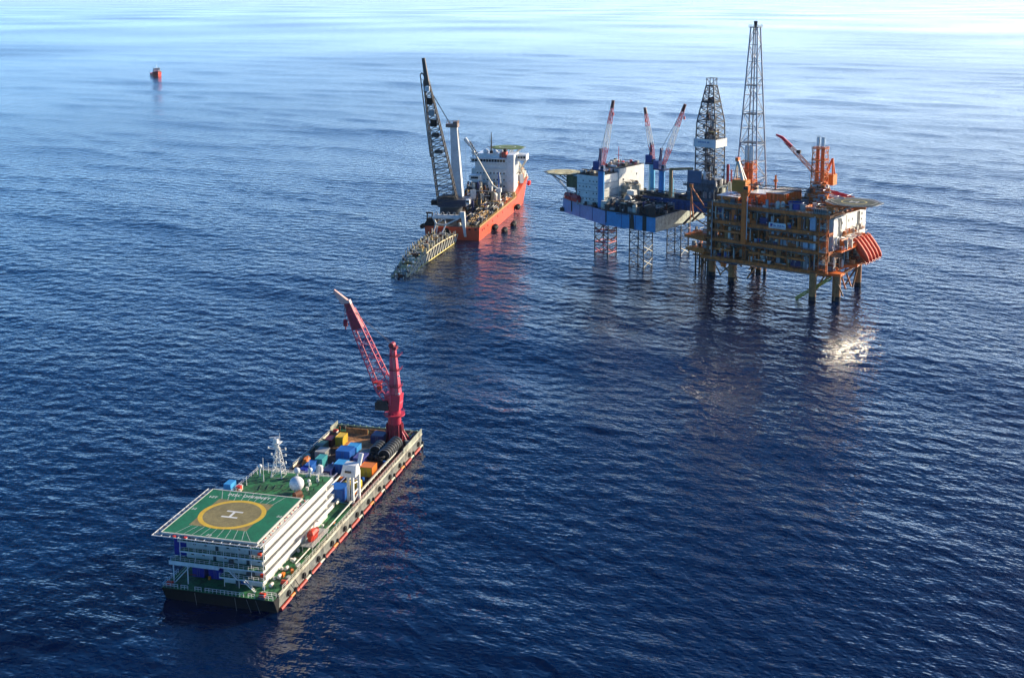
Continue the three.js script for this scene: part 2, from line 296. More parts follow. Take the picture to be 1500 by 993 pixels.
// ---------------------------------------------------------------- accommodation barge with the green helideck
const BARGE = [-67, 0, -291], BARGE_YAW = 76.2;
const onBarge = (x, y, z) => { const a = THREE.MathUtils.degToRad(BARGE_YAW); return [BARGE[0] + x * Math.cos(a) + z * Math.sin(a), y, BARGE[2] - x * Math.sin(a) + z * Math.cos(a)]; };
{
  const t = thing('accommodation_barge', 'long flat barge with white accommodation block, green helideck and red deck crane', 'barge', BARGE, BARGE_YAW);
  part(t, 'hull', M.black, g => { g.hexa([[4, -3, -35], [130, -3, -35], [130, -3, 0], [4, -3, 0], [0, 4.9, -35], [134, 4.9, -35], [134, 4.9, 0], [0, 4.9, 0]]); });
  // starboard side: grey plates, red rubbing tube, posts and tyres
  const plates = [M.greyPlate, paint('#7e7d74', 'heavy'), paint('#6b6f6b', 'heavy')];
  for (let i = 0; i < 12; i++) {
    const x0 = 3 + i * 10.85, x1 = x0 + 10.75;
    part(t, 'side_plate', plates[i % 3], g => g.span(x0, x1, 1.5, 4.86, 0.02, 0.12));
    part(t, 'rubbing_tube', M.redBoot, g => g.bar([x0 + 0.4, 0.85, 0.45], [x1 - 3.4, 0.85, 0.45], 0.55, 8, 0.55, true));
    part(t, 'rubbing_tube', i % 3 ? M.creamDirty : M.orange, g => g.bar([x1 - 3.3, 0.95, 0.35], [x1, 0.95, 0.35], 0.45, 8, 0.45, true));
    part(t, 'rubbing_post', M.charcoal, g => g.box(x1 + 0.05, -0.4, 0.45, 0.55, 2.8, 0.7));
    const ty = part(t, 'tyre', M.rubber, g => g.add(new THREE.TorusGeometry(0.68, 0.3, 6, 14), x0 + 6.2, 3.0, 0.5)); ty.castShadow = true;
  }
  part(t, 'edge_rail', M.creamDirty, g => { g.span(3, 133.6, 4.9, 5.5, -0.25, 0.25); });
  for (let i = 0; i < 4; i++) part(t, 'port_plate', M.greyPlate, g => g.span(3 + i * 32.5, 35 + i * 32.5, 1.2, 4.86, -35.12, -35.02));
  // decks
  part(t, 'main_deck', M.deckGreen, g => g.span(0.1, 66, 4.9, 5.0, -34.9, -0.3));
  part(t, 'cargo_deck', M.deckBrown, g => g.span(66.05, 133.9, 4.9, 5.0, -34.9, -0.3));
  for (let i = 0; i < 8; i++) part(t, 'timber_mat', M.timber, g => g.span(111 + i * 2.1, 113 + i * 2.1, 5.03, 5.22, -31 + (i % 2) * 0.2, -13.2));
  part(t, 'timber_wall', M.timber, g => g.span(127.9, 128.2, 5.02, 7.2, -29, -20)); part(t, 'timber_wall', M.timber, g => g.span(127.7, 128, 5.02, 7.4, -19.4, -13));
  part(t, 'bow_deck', M.deckGreen, g => g.span(129, 133.7, 5.03, 5.3, -34.6, -0.5));
  // bulwarks and rails
  for (const a of [[112, 133.7, 5.5, 7.3, -0.2, 0.05], [126, 133.7, 5.3, 7.6, -34.95, -34.7]]) part(t, 'bulwark', paint('#a4a896', 'heavy'), g => g.span(...a), 'pale bulwark at a bow corner');
  part(t, 'bulwark', paint('#7fa08c', 'heavy'), g => { g.span(133.5, 133.8, 5.3, 6.2, -34.7, -0.3); for (let z = -33; z < -1; z += 2.6) g.box(133.3, 5.3, z, 0.5, 1.3, 0.25); }, 'grey green bow bulwark with frames');
  part(t, 'side_rail', M.cream, g => { g.rail([[6, 5.5, -0.15], [112, 5.5, -0.15]], 1.15, 2.4, 0.09); g.rail([[64, 5, -2.6], [112, 5, -2.6]], 1.6, 3, 0.11); });
  part(t, 'deck_pipe', M.cream, g => { g.bar([20, 6.2, -2.4], [112, 6.2, -2.4], 0.22, 6); g.bar([56, 5.5, -3.2], [112, 5.5, -3.2], 0.25, 6); });
  part(t, 'deck_pipe', M.redBoot, g => { g.bar([64, 5.35, -1.4], [118, 5.35, -1.4], 0.3, 6); g.bar([86, 5.4, -3.9], [104, 5.4, -3.9], 0.35, 6); }, 'red brown pipe along the starboard edge');
  part(t, 'port_rail', M.cream, g => { g.rail([[60, 5, -34.8], [126, 5, -34.8]], 1.5, 2.4, 0.12); g.span(62, 126, 5, 5.9, -34.95, -34.75); });
  part(t, 'stern_rail', M.white, g => { for (const [a, b] of [[-34.7, -30], [-29, -26.8], [-24.6, -22.6], [-21.4, -9.4], [-8, -6], [-4.6, -0.4]]) g.rail([[0.3, 5, a], [0.3, 5, b]], 1.25, 1.2, 0.09); g.rail([[0.3, 5, -34.7], [9, 5, -34.7]], 1.25, 1.3, 0.09); g.rail([[0.3, 5, -4.6], [2.4, 5, -4.6], [2.4, 5, -0.4]], 1.25, 1.2, 0.09); });
  for (const [x, z] of [[1, -3.9], [9.5, -1.1], [127, -33], [1.2, -33]]) { const w = sub(t, 'mooring_winch'); part(w, 'drum', M.lifeOrange, g => g.bar([x, 5.8, z - 0.8], [x, 5.8, z + 0.8], 0.8, 10, 0.8, true)); part(w, 'frame', M.greyDark, g => g.box(x, 5, z, 1.9, 0.6, 2.1)); }
  for (const z of [-24.5, -12, -8.4, -5.6]) part(t, 'fender_chain', M.steel, g => g.bar([-0.05, 4.6, z], [0.9, 0.2, z + (z > -9 ? 0.9 : 0)], 0.07, 4));
  for (const x of [10.5, 13.5]) part(t, 'boat_ladder', M.charcoal, g => { g.path([[x, 5, 0.35], [x + 0.8, 2.6, 1.5], [x + 0.8, 0.3, 1.9]], 0.12, 4); });

  // accommodation block
  const L = [5, 8.2, 11.3, 14.4, 17.5], acc = sub(t, 'accommodation');
  const wallS = M.cladding;
  part(acc, 'wall', wallS, g => { g.span(7, 33.5, 10.9, 20.2, -30.5, -6.6); g.span(33.5, 55, 10.9, 18.5, -30.5, -6.6); g.span(7, 55, 5, 10.9, -18.6, -6.6); g.span(17, 55, 5, 10.9, -30.5, -18.6); });
  for (const z of [-30.2, -26.4, -22.6]) part(acc, 'recess_locker', M.greyDark, g => g.box(16, 5, z + 1.4, 1.6, 2.4, 2.6));
  part(acc, 'roof_deck', M.deckGreen, g => g.span(33.9, 55.6, 18.52, 18.64, -31, -5));
  for (let i = 1; i < 5; i++) {
    const y = L[i];
    part(acc, 'walkway', M.white, g => { g.span(5.2, 55.6, y - 0.22, y, -6.6, -4.9); g.span(5.4, 55.8, y, y + 1.15, -4.98, -4.86); });   // starboard gallery with its solid parapet
    const zL = [0, -18.8, -34.2, -31.5, -32][i];
    part(acc, 'stern_walkway', M.white, g => { g.span(i < 3 ? 4 : 4.6, 7, y - 0.45, y, zL, -4.95); if (i === 2) { g.span(3.2, 4, y - 0.7, y, zL, -18.5); g.span(3.1, 3.25, y - 0.7, y + 0.5, zL, -18.5); } });
    part(acc, 'stern_rail', M.white, g => g.rail([[i < 3 ? 4.1 : 4.7, y, zL], [i < 3 ? 4.1 : 4.7, y, -5]], 1.1, 1.5, 0.07));
    part(acc, 'stern_floor', M.deckGreen, g => g.span(i < 3 ? 4.1 : 4.7, 6.98, y + 0.005, y + 0.03, zL + 0.1, -5.05));
    for (let k = i === 1 ? 4 : 0; k < 7; k++) { const z = -29 + k * 3.5 + (i % 2) * 0.8; if (k === 2 || k === 5) part(acc, 'door', M.greyDark, g => g.span(6.86, 6.98, y, y + 2, z, z + 0.95)); else part(acc, 'window', M.glass, g => g.span(6.88, 6.98, y + 1.1, y + 1.85, z, z + 0.8)); }
    for (let k = 0; k < 13; k++) part(acc, 'window', M.glass, g => g.span(8 + k * 3.6, 8.8 + k * 3.6, y + 1.25, y + 1.95, -6.6, -6.5));
  }
  part(acc, 'post', M.white, g => { for (const z of [-31.4, -26.6, -22, -17.6, -13, -9, -5.2]) g.bar([4.85, z < -19 ? 11.3 : 5, z], [4.85, 20.2, z], 0.13, 5); });
  for (const [x, z] of [[3.6, -33], [3.6, -28.5]]) part(acc, 'post', M.white, g => g.bar([x, 5, z], [x, 10.9, z], 0.2, 6));
  for (const [A, B] of [[[3.1, 8.3, -12.5], [3.1, 11, -15.5]], [[3.1, 5.1, -7.2], [3.1, 8.1, -10.6]], [[3.2, 5.1, -32.6], [3.2, 10.6, -27.6]]]) part(acc, 'stair', M.white, g => { const st = (a, b) => { g.bar(a, b, 0.12, 4); g.bar(add3(a, [0, 1, 0]), add3(b, [0, 1, 0]), 0.06, 3); for (let k = 0; k < 9; k++) { const p = mix3(a, b, (k + 0.5) / 9); g.box(p[0] + 0.45, p[1], p[2], 0.9, 0.06, 0.35); } }; st(A, B); });
  part(acc, 'locker', M.greyDark, g => { g.box(6.2, 8.2, -10, 1, 1.5, 2.2); g.box(6.2, 11.3, -16, 0.8, 1.3, 1.2); g.box(6.2, 5, -14, 1.3, 2.1, 0.9); });
  part(acc, 'locker', M.lifeOrange, g => { g.box(6.3, 14.4, -7, 0.8, 1.2, 1); g.box(6.3, 8.2, -6.4, 0.7, 1.1, 1); }, 'red equipment locker');
  part(acc, 'hatch', M.blue, g => g.span(6.85, 6.99, 5.3, 7.2, -13.8, -11));
  part(acc, 'aft_house', M.indigo, g => g.span(8, 15, 11.3, 17.2, -35, -30.6), 'dark blue box on the port gallery');
  part(acc, 'roof_rail', M.white, g => { g.rail([[34, 18.6, -30.8], [55.4, 18.6, -30.8], [55.4, 18.6, -6.2]], 1.15, 1.8, 0.07); });
  part(acc, 'rear_gallery', M.white, g => { for (let i = 1; i < 5; i++) { g.span(55, 57, L[i] - 0.25, L[i], -30, -5); g.span(56.9, 57.02, L[i], L[i] + 1.1, -30, -5); } });
  part(acc, 'roof_vent', M.cream, g => { for (const [x, z, h] of [[38, -30, 1.4], [39.5, -29, 1.6], [41, -30.2, 1.2], [37, -28.3, 1.3], [53, -9, 1.5], [51, -8, 1.2], [54, -13, 1], [44, -8.6, 1.1], [48, -9.4, 0.8]]) g.bar([x, 18.6, z], [x, 18.6 + h, z], 0.4, 8, 0.5, true); });
  part(acc, 'roof_box', M.sky, g => g.box(39.5, 18.4, -33, 3.8, 2.4, 2.4), 'pale blue box at the port roof edge');
  part(acc, 'roof_box', M.lifeOrange, g => g.box(38.6, 18.66, -29.4, 1.4, 1.6, 1.4), 'red box on the port roof edge');
  part(acc, 'winch', M.rust, g => { g.bar([36.4, 20, -9.6], [39, 20, -8.6], 0.9, 10, 0.9, true); g.box(37.7, 18.66, -9, 3, 0.7, 2.6); });
  part(acc, 'roof_hose', paint('#1c4a34', 'deck', 0.9), g => { for (let i = 0; i < 7; i++) g.path([[37 + i * 1.2, 18.76, -25 + i * 2.2], [40 + i, 18.76, -23.4 + i * 2.1], [44 + i * 0.8, 18.76, -24.5 + i * 2.3]], 0.14, 4); });
  for (let i = 0; i < 8; i++) part(acc, 'vent_box', M.white, g => g.box(6 + i * 6, 5, -5.8 + (i % 2) * 0.4, 0.7, 0.8, 0.7));

  // helideck
  const h = sub(t, 'helideck', 'green helideck with yellow ring and white H'), Y = 20.62;
  part(h, 'deck_plate', M.heliGreen, g => g.span(2.6, 33.4, 20.3, Y, -35.6, -6));
  part(h, 'border', M.cream, g => { g.span(2.3, 33.7, 20.25, Y + 0.08, -35.9, -35.6); g.span(2.3, 33.7, 20.25, Y + 0.08, -6, -5.6); g.span(2.2, 2.6, 20.25, Y + 0.08, -35.6, -6); g.span(33.4, 33.8, 20.25, Y + 0.08, -35.6, -6); });
  part(h, 'touchdown_area', M.heliTan, g => flat(g, 8.6, 27.4, -30.4, -12.2, Y + 0.012));
  part(h, 'yellow_ring', M.yellow, g => ring(g, 18, Y + 0.03, -21.3, 8.6, 10.0, 72));
  part(h, 'touchdown_disc', M.heliTan, g => ring(g, 18, Y + 0.022, -21.3, 0.02, 8.6, 60));
  part(h, 'letter_h', M.markWhite, g => { const y = Y + 0.04; flat(g, 15.7, 16.5, -23.9, -18.7, y); flat(g, 19.5, 20.3, -23.9, -18.7, y); flat(g, 16.5, 19.5, -21.7, -20.9, y); }, 'white letter H');
  part(h, 'painted_line', M.markWhite, g => { const y = Y + 0.016; for (let i = 0; i < 9; i++) { const z = -29.5 + i * 2.1; strip(g, 27.4 - (i % 3) * 0.3, z, 33.2, z + (i - 5) * 0.55, 0.11, y); strip(g, 8.6, z, 2.9, z + (i - 4) * 0.5, 0.11, y); } strip(g, 8.6, -12.2, 2.8, -8, 0.09, y); });
  lettering(h, 'PISC OFERNET 1', 1.5, M.markWhite, 30.2, Y + 0.03, -29.2, -Math.PI / 2, -Math.PI / 2);
  lettering(h, '12T', 1.3, M.markWhite, 27.5, Y + 0.03, -34.4, -Math.PI / 2, -Math.PI / 2);
  lettering(h, '22', 1.1, M.markWhite, 18.5, Y + 0.03, -35.2, -Math.PI / 2, -Math.PI / 2); lettering(h, '22', 1.1, M.markWhite, 3.2, Y + 0.03, -22.2, -Math.PI / 2, -Math.PI / 2); lettering(h, '22', 1.1, M.markWhite, 19.5, Y + 0.03, -7.9, -Math.PI / 2, -Math.PI / 2);
  part(h, 'net_frame', M.white, g => { const fr = (a, b) => { g.bar(a, b, 0.12, 4); }; fr([0.6, 20.2, -37.8], [34.4, 20.2, -37.8]); fr([0.6, 20.2, -37.8], [0.6, 20.2, -4]); fr([0.6, 20.2, -4], [34.4, 20.2, -4]); for (let x = 2.6; x < 34; x += 2.55) { fr([x, 20.3, -35.9], [x - 0.6, 20.2, -37.8]); fr([x, 20.3, -5.7], [x, 20.2, -4]); } for (let z = -35; z < -5; z += 2.7) fr([2.4, 20.3, z], [0.6, 20.2, z]); });
  part(h, 'net', M.net, g => { for (const [x0, x1, z0, z1, dx, dz] of [[0.6, 34.4, -37.75, -36.05, 1, 0], [0.65, 2.2, -37, -4.6, 0, 1], [2, 34.4, -5.55, -4.05, 1, 0]]) { if (dx) { for (let z = z0; z < z1; z += 0.3) g.bar([x0, 20.2, z], [x1, 20.2, z], 0.035, 3); } else for (let x = x0; x < x1; x += 0.3) g.bar([x, 20.2, z0], [x, 20.2, z1], 0.035, 3); } });
  part(h, 'edge_light', M.lifeOrange, g => { for (let i = 0; i < 13; i++) g.box(4 + i * 2.4, 20.2, -4.6 - (i % 2) * 0.4, 0.28, 0.3, 0.28); for (const z of [-31, -27.5]) g.box(1.3, 20.2, z, 0.8, 0.3, 0.8); });
  part(h, 'support_strut', M.white, g => { for (let z = -33; z < -6; z += 4.4) { g.bar([6.9, 17.9, z], [1.2, 20.2, z + 0.6], 0.14, 5); g.bar([4.9, 17.6, z + 2], [2.6, 20.2, z + 2], 0.12, 5); } for (let x = 6; x < 34; x += 5) g.bar([x, 17.6, -30.6], [x, 20.2, -35.4], 0.16, 5); });
  for (let x = 3; x < 34; x += 5) part(h, 'support_beam', M.white, g => g.span(x, x + 0.4, 19.6, 20.3, -35.4, -30.5));

  // mast, aerials and domes on the roof
  const ms = sub(t, 'radar_mast', 'white lattice radar mast'), mx = 52.6, mz = -22.3, y0 = 18.64;
  lattice(ms, sectionsAlong([mx, y0, mz], [mx, y0 + 9.6, mz], [1, 0, 0], [0, 0, 1], [[0, 1.9, 1.9], [1, 0.45, 0.45]], 5), 0.16, 0.08, M.white, { style: 'z', chord: 'mast_leg', brace: 'mast_brace' });
  part(ms, 'mast_pole', M.white, g => g.bar([mx, y0 + 9, mz], [mx, y0 + 12.4, mz], 0.4, 8, 0.3, true).bar([mx, y0 + 12, mz + 0.7], [mx, y0 + 14.6, mz + 0.7], 0.1, 5));
  part(ms, 'platform', M.white, g => { g.box(mx, y0 + 11.2, mz - 0.2, 2.4, 0.25, 2.6); g.box(mx - 0.6, y0 + 11.4, mz - 0.4, 1.2, 1.4, 1.4); g.box(mx, y0 + 9.5, mz - 0.6, 1.2, 1.1, 1.2); });
  part(ms, 'radar_scanner', M.white, g => g.box(mx - 0.4, y0 + 13, mz - 0.8, 0.35, 0.3, 3.4, 0.5));
  part(ms, 'yard', M.white, g => { for (const [y, w0, w1] of [[9, -3.6, 2.6], [6.9, -2.5, 2.6], [5.9, -1.8, 0.4], [4.4, 0, 2.6]]) { g.bar([mx, y0 + y, mz + w0], [mx, y0 + y, mz + w1], 0.12, 4); g.box(mx, y0 + y, mz + w1, 0.4, 0.8, 0.4); g.box(mx, y0 + y, mz + w0 * 0.95, 0.4, 0.6, 0.4); } });
  const dome = (x, z, r, lift) => { const d = sub(t, 'radome', r > 2 ? 'large white radome at the edge of the helideck' : undefined); part(d, 'shell', M.white, g => g.ball(x, y0 + lift + r, z, r, 20, 14)); part(d, 'pedestal', M.white, g => g.bar([x, y0, z], [x, y0 + lift + 0.4, z], r * 0.35, 10)); };
  dome(41.5, -11, 2.35, 0.6); dome(53.6, -16.3, 1.05, 0.9); dome(50.8, -28, 0.75, 2.6); dome(54.3, -12, 0.8, 1.5); dome(47, -9.3, 0.6, 1.2);
  for (const [x, z, hh] of [[47, -25, 8], [54, -26.6, 3.5], [54.5, -12.4, 7], [43, -29, 3], [54.6, -9, 4.5], [52, -29.6, 3]]) part(t, 'whip_aerial', M.white, g => g.bar([x, y0, z], [x, y0 + hh, z], 0.07, 4).bar([x, y0, z], [x, y0 + hh * 0.3, z], 0.18, 5));

  // the red crane at the bow
  const c = sub(t, 'deck_crane', 'red lattice boom crane on a round pedestal'), cx = 125.2, cz = -8;
  part(c, 'pedestal', M.craneDark, g => { g.bar([cx, 4.9, cz], [cx, 11.8, cz], 3.2, 12, 3.0); for (let i = 0; i < 12; i++) { const a = (i + 0.5) / 12 * 6.283; g.bar([cx + Math.cos(a) * 3.5, 5, cz + Math.sin(a) * 3.5], [cx + Math.cos(a) * 3.05, 11.8, cz + Math.sin(a) * 3.05], 0.28, 4); } });
  part(c, 'pedestal_foot', M.cranePink, g => { for (const a of [0.2, 1, 1.8, 5.4]) g.bar([cx + Math.cos(a) * 5.6, 5, cz + Math.sin(a) * 5.6], [cx + Math.cos(a) * 3, 9.2, cz + Math.sin(a) * 3], 0.3, 5); });
  part(c, 'column', M.craneRed, g => g.bar([cx, 11.8, cz], [cx, 17.4, cz], 2.6, 16, 2.3));
  part(c, 'ring_platform', M.craneRed, g => { g.bar([cx, 15.2, cz], [cx, 15.8, cz], 4, 18, 4, true); for (let i = 0; i < 18; i++) { const a = i / 18 * 6.283; g.bar([cx + Math.cos(a) * 3.9, 15.8, cz + Math.sin(a) * 3.9], [cx + Math.cos(a) * 3.9, 17, cz + Math.sin(a) * 3.9], 0.08, 3); } });
  part(c, 'slew_house', M.craneRed, g => g.hexa([[cx - 2, 17.4, cz - 2.6], [cx + 2.4, 17.4, cz - 2.6], [cx + 2.4, 17.4, cz + 2.4], [cx - 2, 17.4, cz + 2.4], [cx - 2, 23.5, cz - 3.4], [cx + 2.4, 23.5, cz - 3.4], [cx + 2.4, 23.5, cz + 3], [cx - 2, 23.5, cz + 3]]));
  part(c, 'machinery_house', M.charcoal, g => g.span(cx - 3, cx - 0.4, 17.4, 20.4, cz - 6.8, cz - 1.6).span(cx - 2.8, cx - 0.8, 20.4, 21.2, cz - 6, cz - 2));
  part(c, 'tower', M.cranePink, g => g.hexa([[cx - 1.6, 20, cz - 1.6], [cx + 1.8, 20, cz - 1.6], [cx + 1.8, 20, cz + 2.8], [cx - 1.6, 20, cz + 2.8], [cx - 0.7, 42, cz - 1.3], [cx + 0.8, 42, cz - 1.3], [cx + 0.8, 42, cz + 0.7], [cx - 0.7, 42, cz + 0.7]])); part(c, 'tower_ladder', M.cream, g => { for (const q of [-0.3, 0.3]) g.bar([cx - 1.75, 20, cz + 1.6 + q], [cx - 0.85, 41.6, cz + q], 0.06, 3); for (let k = 0; k < 26; k++) { const f = k / 26; g.bar([cx - 1.75 + f * 0.9, 20 + f * 21.6, cz + 1.3 - f * 1.6], [cx - 1.75 + f * 0.9, 20 + f * 21.6, cz + 1.9 - f * 1.6], 0.05, 3); } }); for (const y of [26.5, 33, 38.5]) part(c, 'tower_platform', M.craneDark, g => { g.box(cx, y, cz + 0.4, 4.6 - (y - 20) * 0.06, 0.15, 5.6 - (y - 20) * 0.1); g.rail([[cx - 2, y + 0.15, cz - 2], [cx - 2, y + 0.15, cz + 2.8], [cx + 2, y + 0.15, cz + 2.8]], 1, 1, 0.05); }); part(c, 'floodlight', M.white, g => { for (const y of [24, 31]) g.box(cx - 2, y, cz + 2.6, 0.5, 0.6, 0.7); });
  part(c, 'tower_head', M.craneDark, g => { g.bar([cx - 1.2, 42.6, cz - 0.6], [cx + 1.3, 42.6, cz - 0.6], 1.1, 10, 1.1, true); g.box(cx, 41, cz + 0.6, 2.4, 1.2, 1.6); });
  const foot = [cx - 0.3, 19.6, cz - 1], tip = [cx + 1.2, 55, cz - 17.6];
  lattice(c, sectionsAlong(foot, tip, [1, 0, 0], [0, 0.42, 0.907], [[0, 2.1, 0.5], [0.16, 2.1, 2.9], [0.8, 1.6, 2.0], [1, 1.2, 1.4]], 14), 0.26, 0.12, M.cranePink, { style: 'z', chord: 'boom_chord', brace: 'boom_lacing', seg: 6 });
  part(c, 'boom_plate', M.craneDark, g => g.hexa([[cx - 0.8, 47.4, cz - 16.4], [cx + 2.2, 47.4, cz - 16.4], [cx + 2.2, 48.6, cz - 12.4], [cx - 0.8, 48.6, cz - 12.4], [cx + 0.2, 57.4, cz - 19.8], [cx + 2, 57.4, cz - 19.8], [cx + 2, 57.8, cz - 17.4], [cx + 0.2, 57.8, cz - 17.4]]));
  part(c, 'boom_head', paint('#e8b8a8', 'light', 0.4), g => { g.hexa([[cx, 54.5, cz - 18.6], [cx + 2.2, 54.5, cz - 18.6], [cx + 2.2, 55, cz - 16.2], [cx, 55, cz - 16.2], [cx + 0.3, 58.4, cz - 20.6], [cx + 2, 58.4, cz - 20.6], [cx + 2, 58.9, cz - 17.8], [cx + 0.3, 58.9, cz - 17.8]]); g.hexa([[cx + 0.4, 57, cz - 20.9], [cx + 1.9, 57, cz - 20.9], [cx + 1.9, 58.8, cz - 18.6], [cx + 0.4, 58.8, cz - 18.6], [cx + 0.7, 61.7, cz - 24.3], [cx + 1.6, 61.7, cz - 24.3], [cx + 1.6, 62.5, cz - 23.9], [cx + 0.7, 62.5, cz - 23.9]]); }, 'sun bleached boom head with bent jib');
  part(c, 'hook_block', M.craneDark, g => { g.box(cx + 1, 48.4, cz - 19.6, 1, 2.6, 1.4); g.bar([cx + 1, 51, cz - 19.6], [cx + 1, 57, cz - 20], 0.09, 4); g.bar([cx + 1, 47.2, cz - 19.6], [cx + 1, 48.4, cz - 19.6], 0.25, 6); });
  part(c, 'boom_machinery', M.lifeOrange, g => { g.box(cx - 0.5, 27.4, cz - 6.4, 2.4, 0.5, 3.4); g.rail([[cx - 1.6, 27.9, cz - 8], [cx - 1.6, 27.9, cz - 4.4]], 1.1, 0.9, 0.09); g.box(cx - 1, 25, cz - 5.5, 1.6, 1.6, 1.6); });
  part(c, 'luffing_wire', M.wire, g => { for (const q of [-0.6, 0, 0.6]) g.bar([cx + q, 43.2, cz - 0.8], [cx + 1 + q * 0.5, 55.6, cz - 17.4], 0.05, 3); });

  // white davit frame amidships
  const d = sub(t, 'davit_frame', 'white two-legged davit frame at the starboard edge');
  part(d, 'leg', M.white, g => g.box(66.9, 5, -2.4, 0.9, 10.4, 0.9)); part(d, 'leg', M.white, g => g.box(70.6, 5, -1.6, 0.9, 10.6, 0.9)); part(d, 'leg', M.white, g => g.box(68.6, 5, -4.6, 0.8, 10, 0.8));
  part(d, 'brace', M.white, g => { g.bar([66.9, 8.4, -2.4], [70.6, 9.4, -1.6], 0.3, 5); g.bar([66.9, 12, -2.4], [70.6, 11.6, -1.6], 0.25, 5); g.bar([67, 5.6, -2.2], [70.4, 8, -1.6], 0.2, 4); });
  part(d, 'cabin', M.white, g => g.hexa([[66, 14.6, -6.4], [70, 14.6, -6.4], [70, 14.6, -1], [66, 14.6, -1], [66.8, 18.4, -5.6], [70.4, 18.4, -5.6], [70.4, 18.4, -1], [66.8, 18.4, -1]]));
  part(d, 'window', M.glass, g => g.span(65.9, 66.4, 16, 16.6, -4.8, -2.6)); part(d, 'arm', M.white, g => g.bar([70, 17.4, -1.2], [71.4, 21.2, -0.8], 0.75, 6, 0.9, true));
  const pr = sub(t, 'pipe_rack', 'rack of green and blue pipes on the cargo deck');
  for (let i = 0; i < 10; i++) part(pr, 'pipe', [paint('#1d5a46'), M.navy, M.teal, M.cream][i % 4], g => g.bar([73.5 + (i % 3) * 0.8, 5.5 + (i % 2) * 0.9, -17.5 + i * 1.05], [87.5 - (i % 4), 5.5 + (i % 2) * 0.9, -17.2 + i * 1.05], 0.36, 7, 0.36, true));
  for (const x of [75, 80, 85.5]) part(pr, 'rack_beam', M.charcoal, g => g.span(x, x + 0.4, 5, 5.3, -18.4, -7));
}

// cargo standing on the barge's deck
function container(label, x, z, w, h, d, m, turn = 0, y = 5.02, endM) {
  const t = thing('shipping_container', label, 'container', onBarge(x, y, z), BARGE_YAW + turn, 'containers on the barge deck');
  part(t, 'shell', m, g => { g.span(-w / 2 + 0.06, w / 2 - 0.06, 0.1, h - 0.08, -d / 2 + 0.06, d / 2 - 0.06); for (let q = -w / 2 + 0.5; q < w / 2 - 0.3; q += 0.62) for (const s of [-1, 1]) g.box(q, 0.2, s * (d / 2 - 0.04), 0.26, h - 0.4, 0.07); for (let q = -d / 2 + 0.5; q < d / 2 - 0.3; q += 0.62) g.box(w / 2 - 0.04, 0.2, q, 0.07, h - 0.4, 0.26); });
  part(t, 'frame', m, g => { for (const sx of [-1, 1]) for (const sz of [-1, 1]) g.box(sx * (w / 2 - 0.08), 0, sz * (d / 2 - 0.08), 0.17, h, 0.17); for (const yy of [0, h - 0.16]) { for (const sz of [-1, 1]) g.box(0, yy, sz * (d / 2 - 0.08), w - 0.36, 0.15, 0.14); for (const sx of [-1, 1]) g.box(sx * (w / 2 - 0.08), yy, 0, 0.14, 0.15, d - 0.36); } });
  for (const s of [-1, 1]) { const dr = part(t, 'door', endM ?? m, g => g.box(-w / 2 + 0.02, 0.18, s * d / 4.3, 0.08, h - 0.4, d / 2.25)); void dr; }
  for (const s of [-0.6, 0.6]) part(t, 'lock_bar', M.steel, g => g.bar([-w / 2 - 0.06, 0.25, s * 0.5], [-w / 2 - 0.06, h - 0.3, s * 0.5], 0.04, 4));
}
container('indigo container standing left in the dark stern recess', 11, -27.6, 6, 3, 3.8, M.indigo);
container('indigo container standing right in the dark stern recess', 11, -22.2, 6, 3, 4.2, M.indigo);
container('large blue container behind the accommodation, nearest the white davit frame', 69.5, -8.4, 6.1, 4.6, 5.2, M.blue);
container('blue container with light blue end between pipes and accommodation', 73, -12, 5, 2.6, 2.4, M.sky);
container('dark navy container beside the port pipe rack', 88, -19.6, 6.1, 2.6, 3, M.navy);
container('bright blue container in the middle of the cargo deck', 92.4, -16.6, 5, 3.4, 4, M.sky, 0, 5.02, M.blue);
container('tall blue container with pale blue top in mid deck', 101.2, -18.6, 5.6, 4.8, 5.4, M.blue);
container('lower blue container behind the tall blue one', 107.4, -17.8, 5, 3.9, 4.2, M.sky);
container('violet container with white rooftop cover', 100.2, -12.2, 6, 3.2, 4, M.violet);
container('orange container with yellow end by the starboard rail', 91.6, -6.2, 5.2, 3.6, 4.8, M.orange, 0, 5.02, M.yellow);
container('yellow container at the edge of the timber deck', 116.8, -26.4, 5.4, 3.6, 3, M.yellow);
container('maroon container next to the yellow one', 114.6, -30, 5, 3, 3, M.maroon);
container('blue container at the port side by the accommodation', 86.6, -26, 5, 4.4, 2.6, M.blue);
container('indigo container beside the port blue one', 83.2, -26.8, 4.6, 4, 2.4, M.indigo);
container('teal container with tan top on the port side', 92.4, -24.4, 5, 4.6, 2.8, M.teal);
container('grey white container on the port side', 102.6, -28.2, 5.2, 3, 4, M.grey);
container('navy tank container beside the crane pedestal', 122, -13.2, 5.4, 3.4, 5, M.navy);
container('brown grey flat container beside the hose reels', 108, -13.4, 6.2, 1.6, 5, paint('#6d6258', 'heavy'));
container('dark green container by the port bulwark', 108.6, -31, 5.6, 3, 3, paint('#2d5a58'));
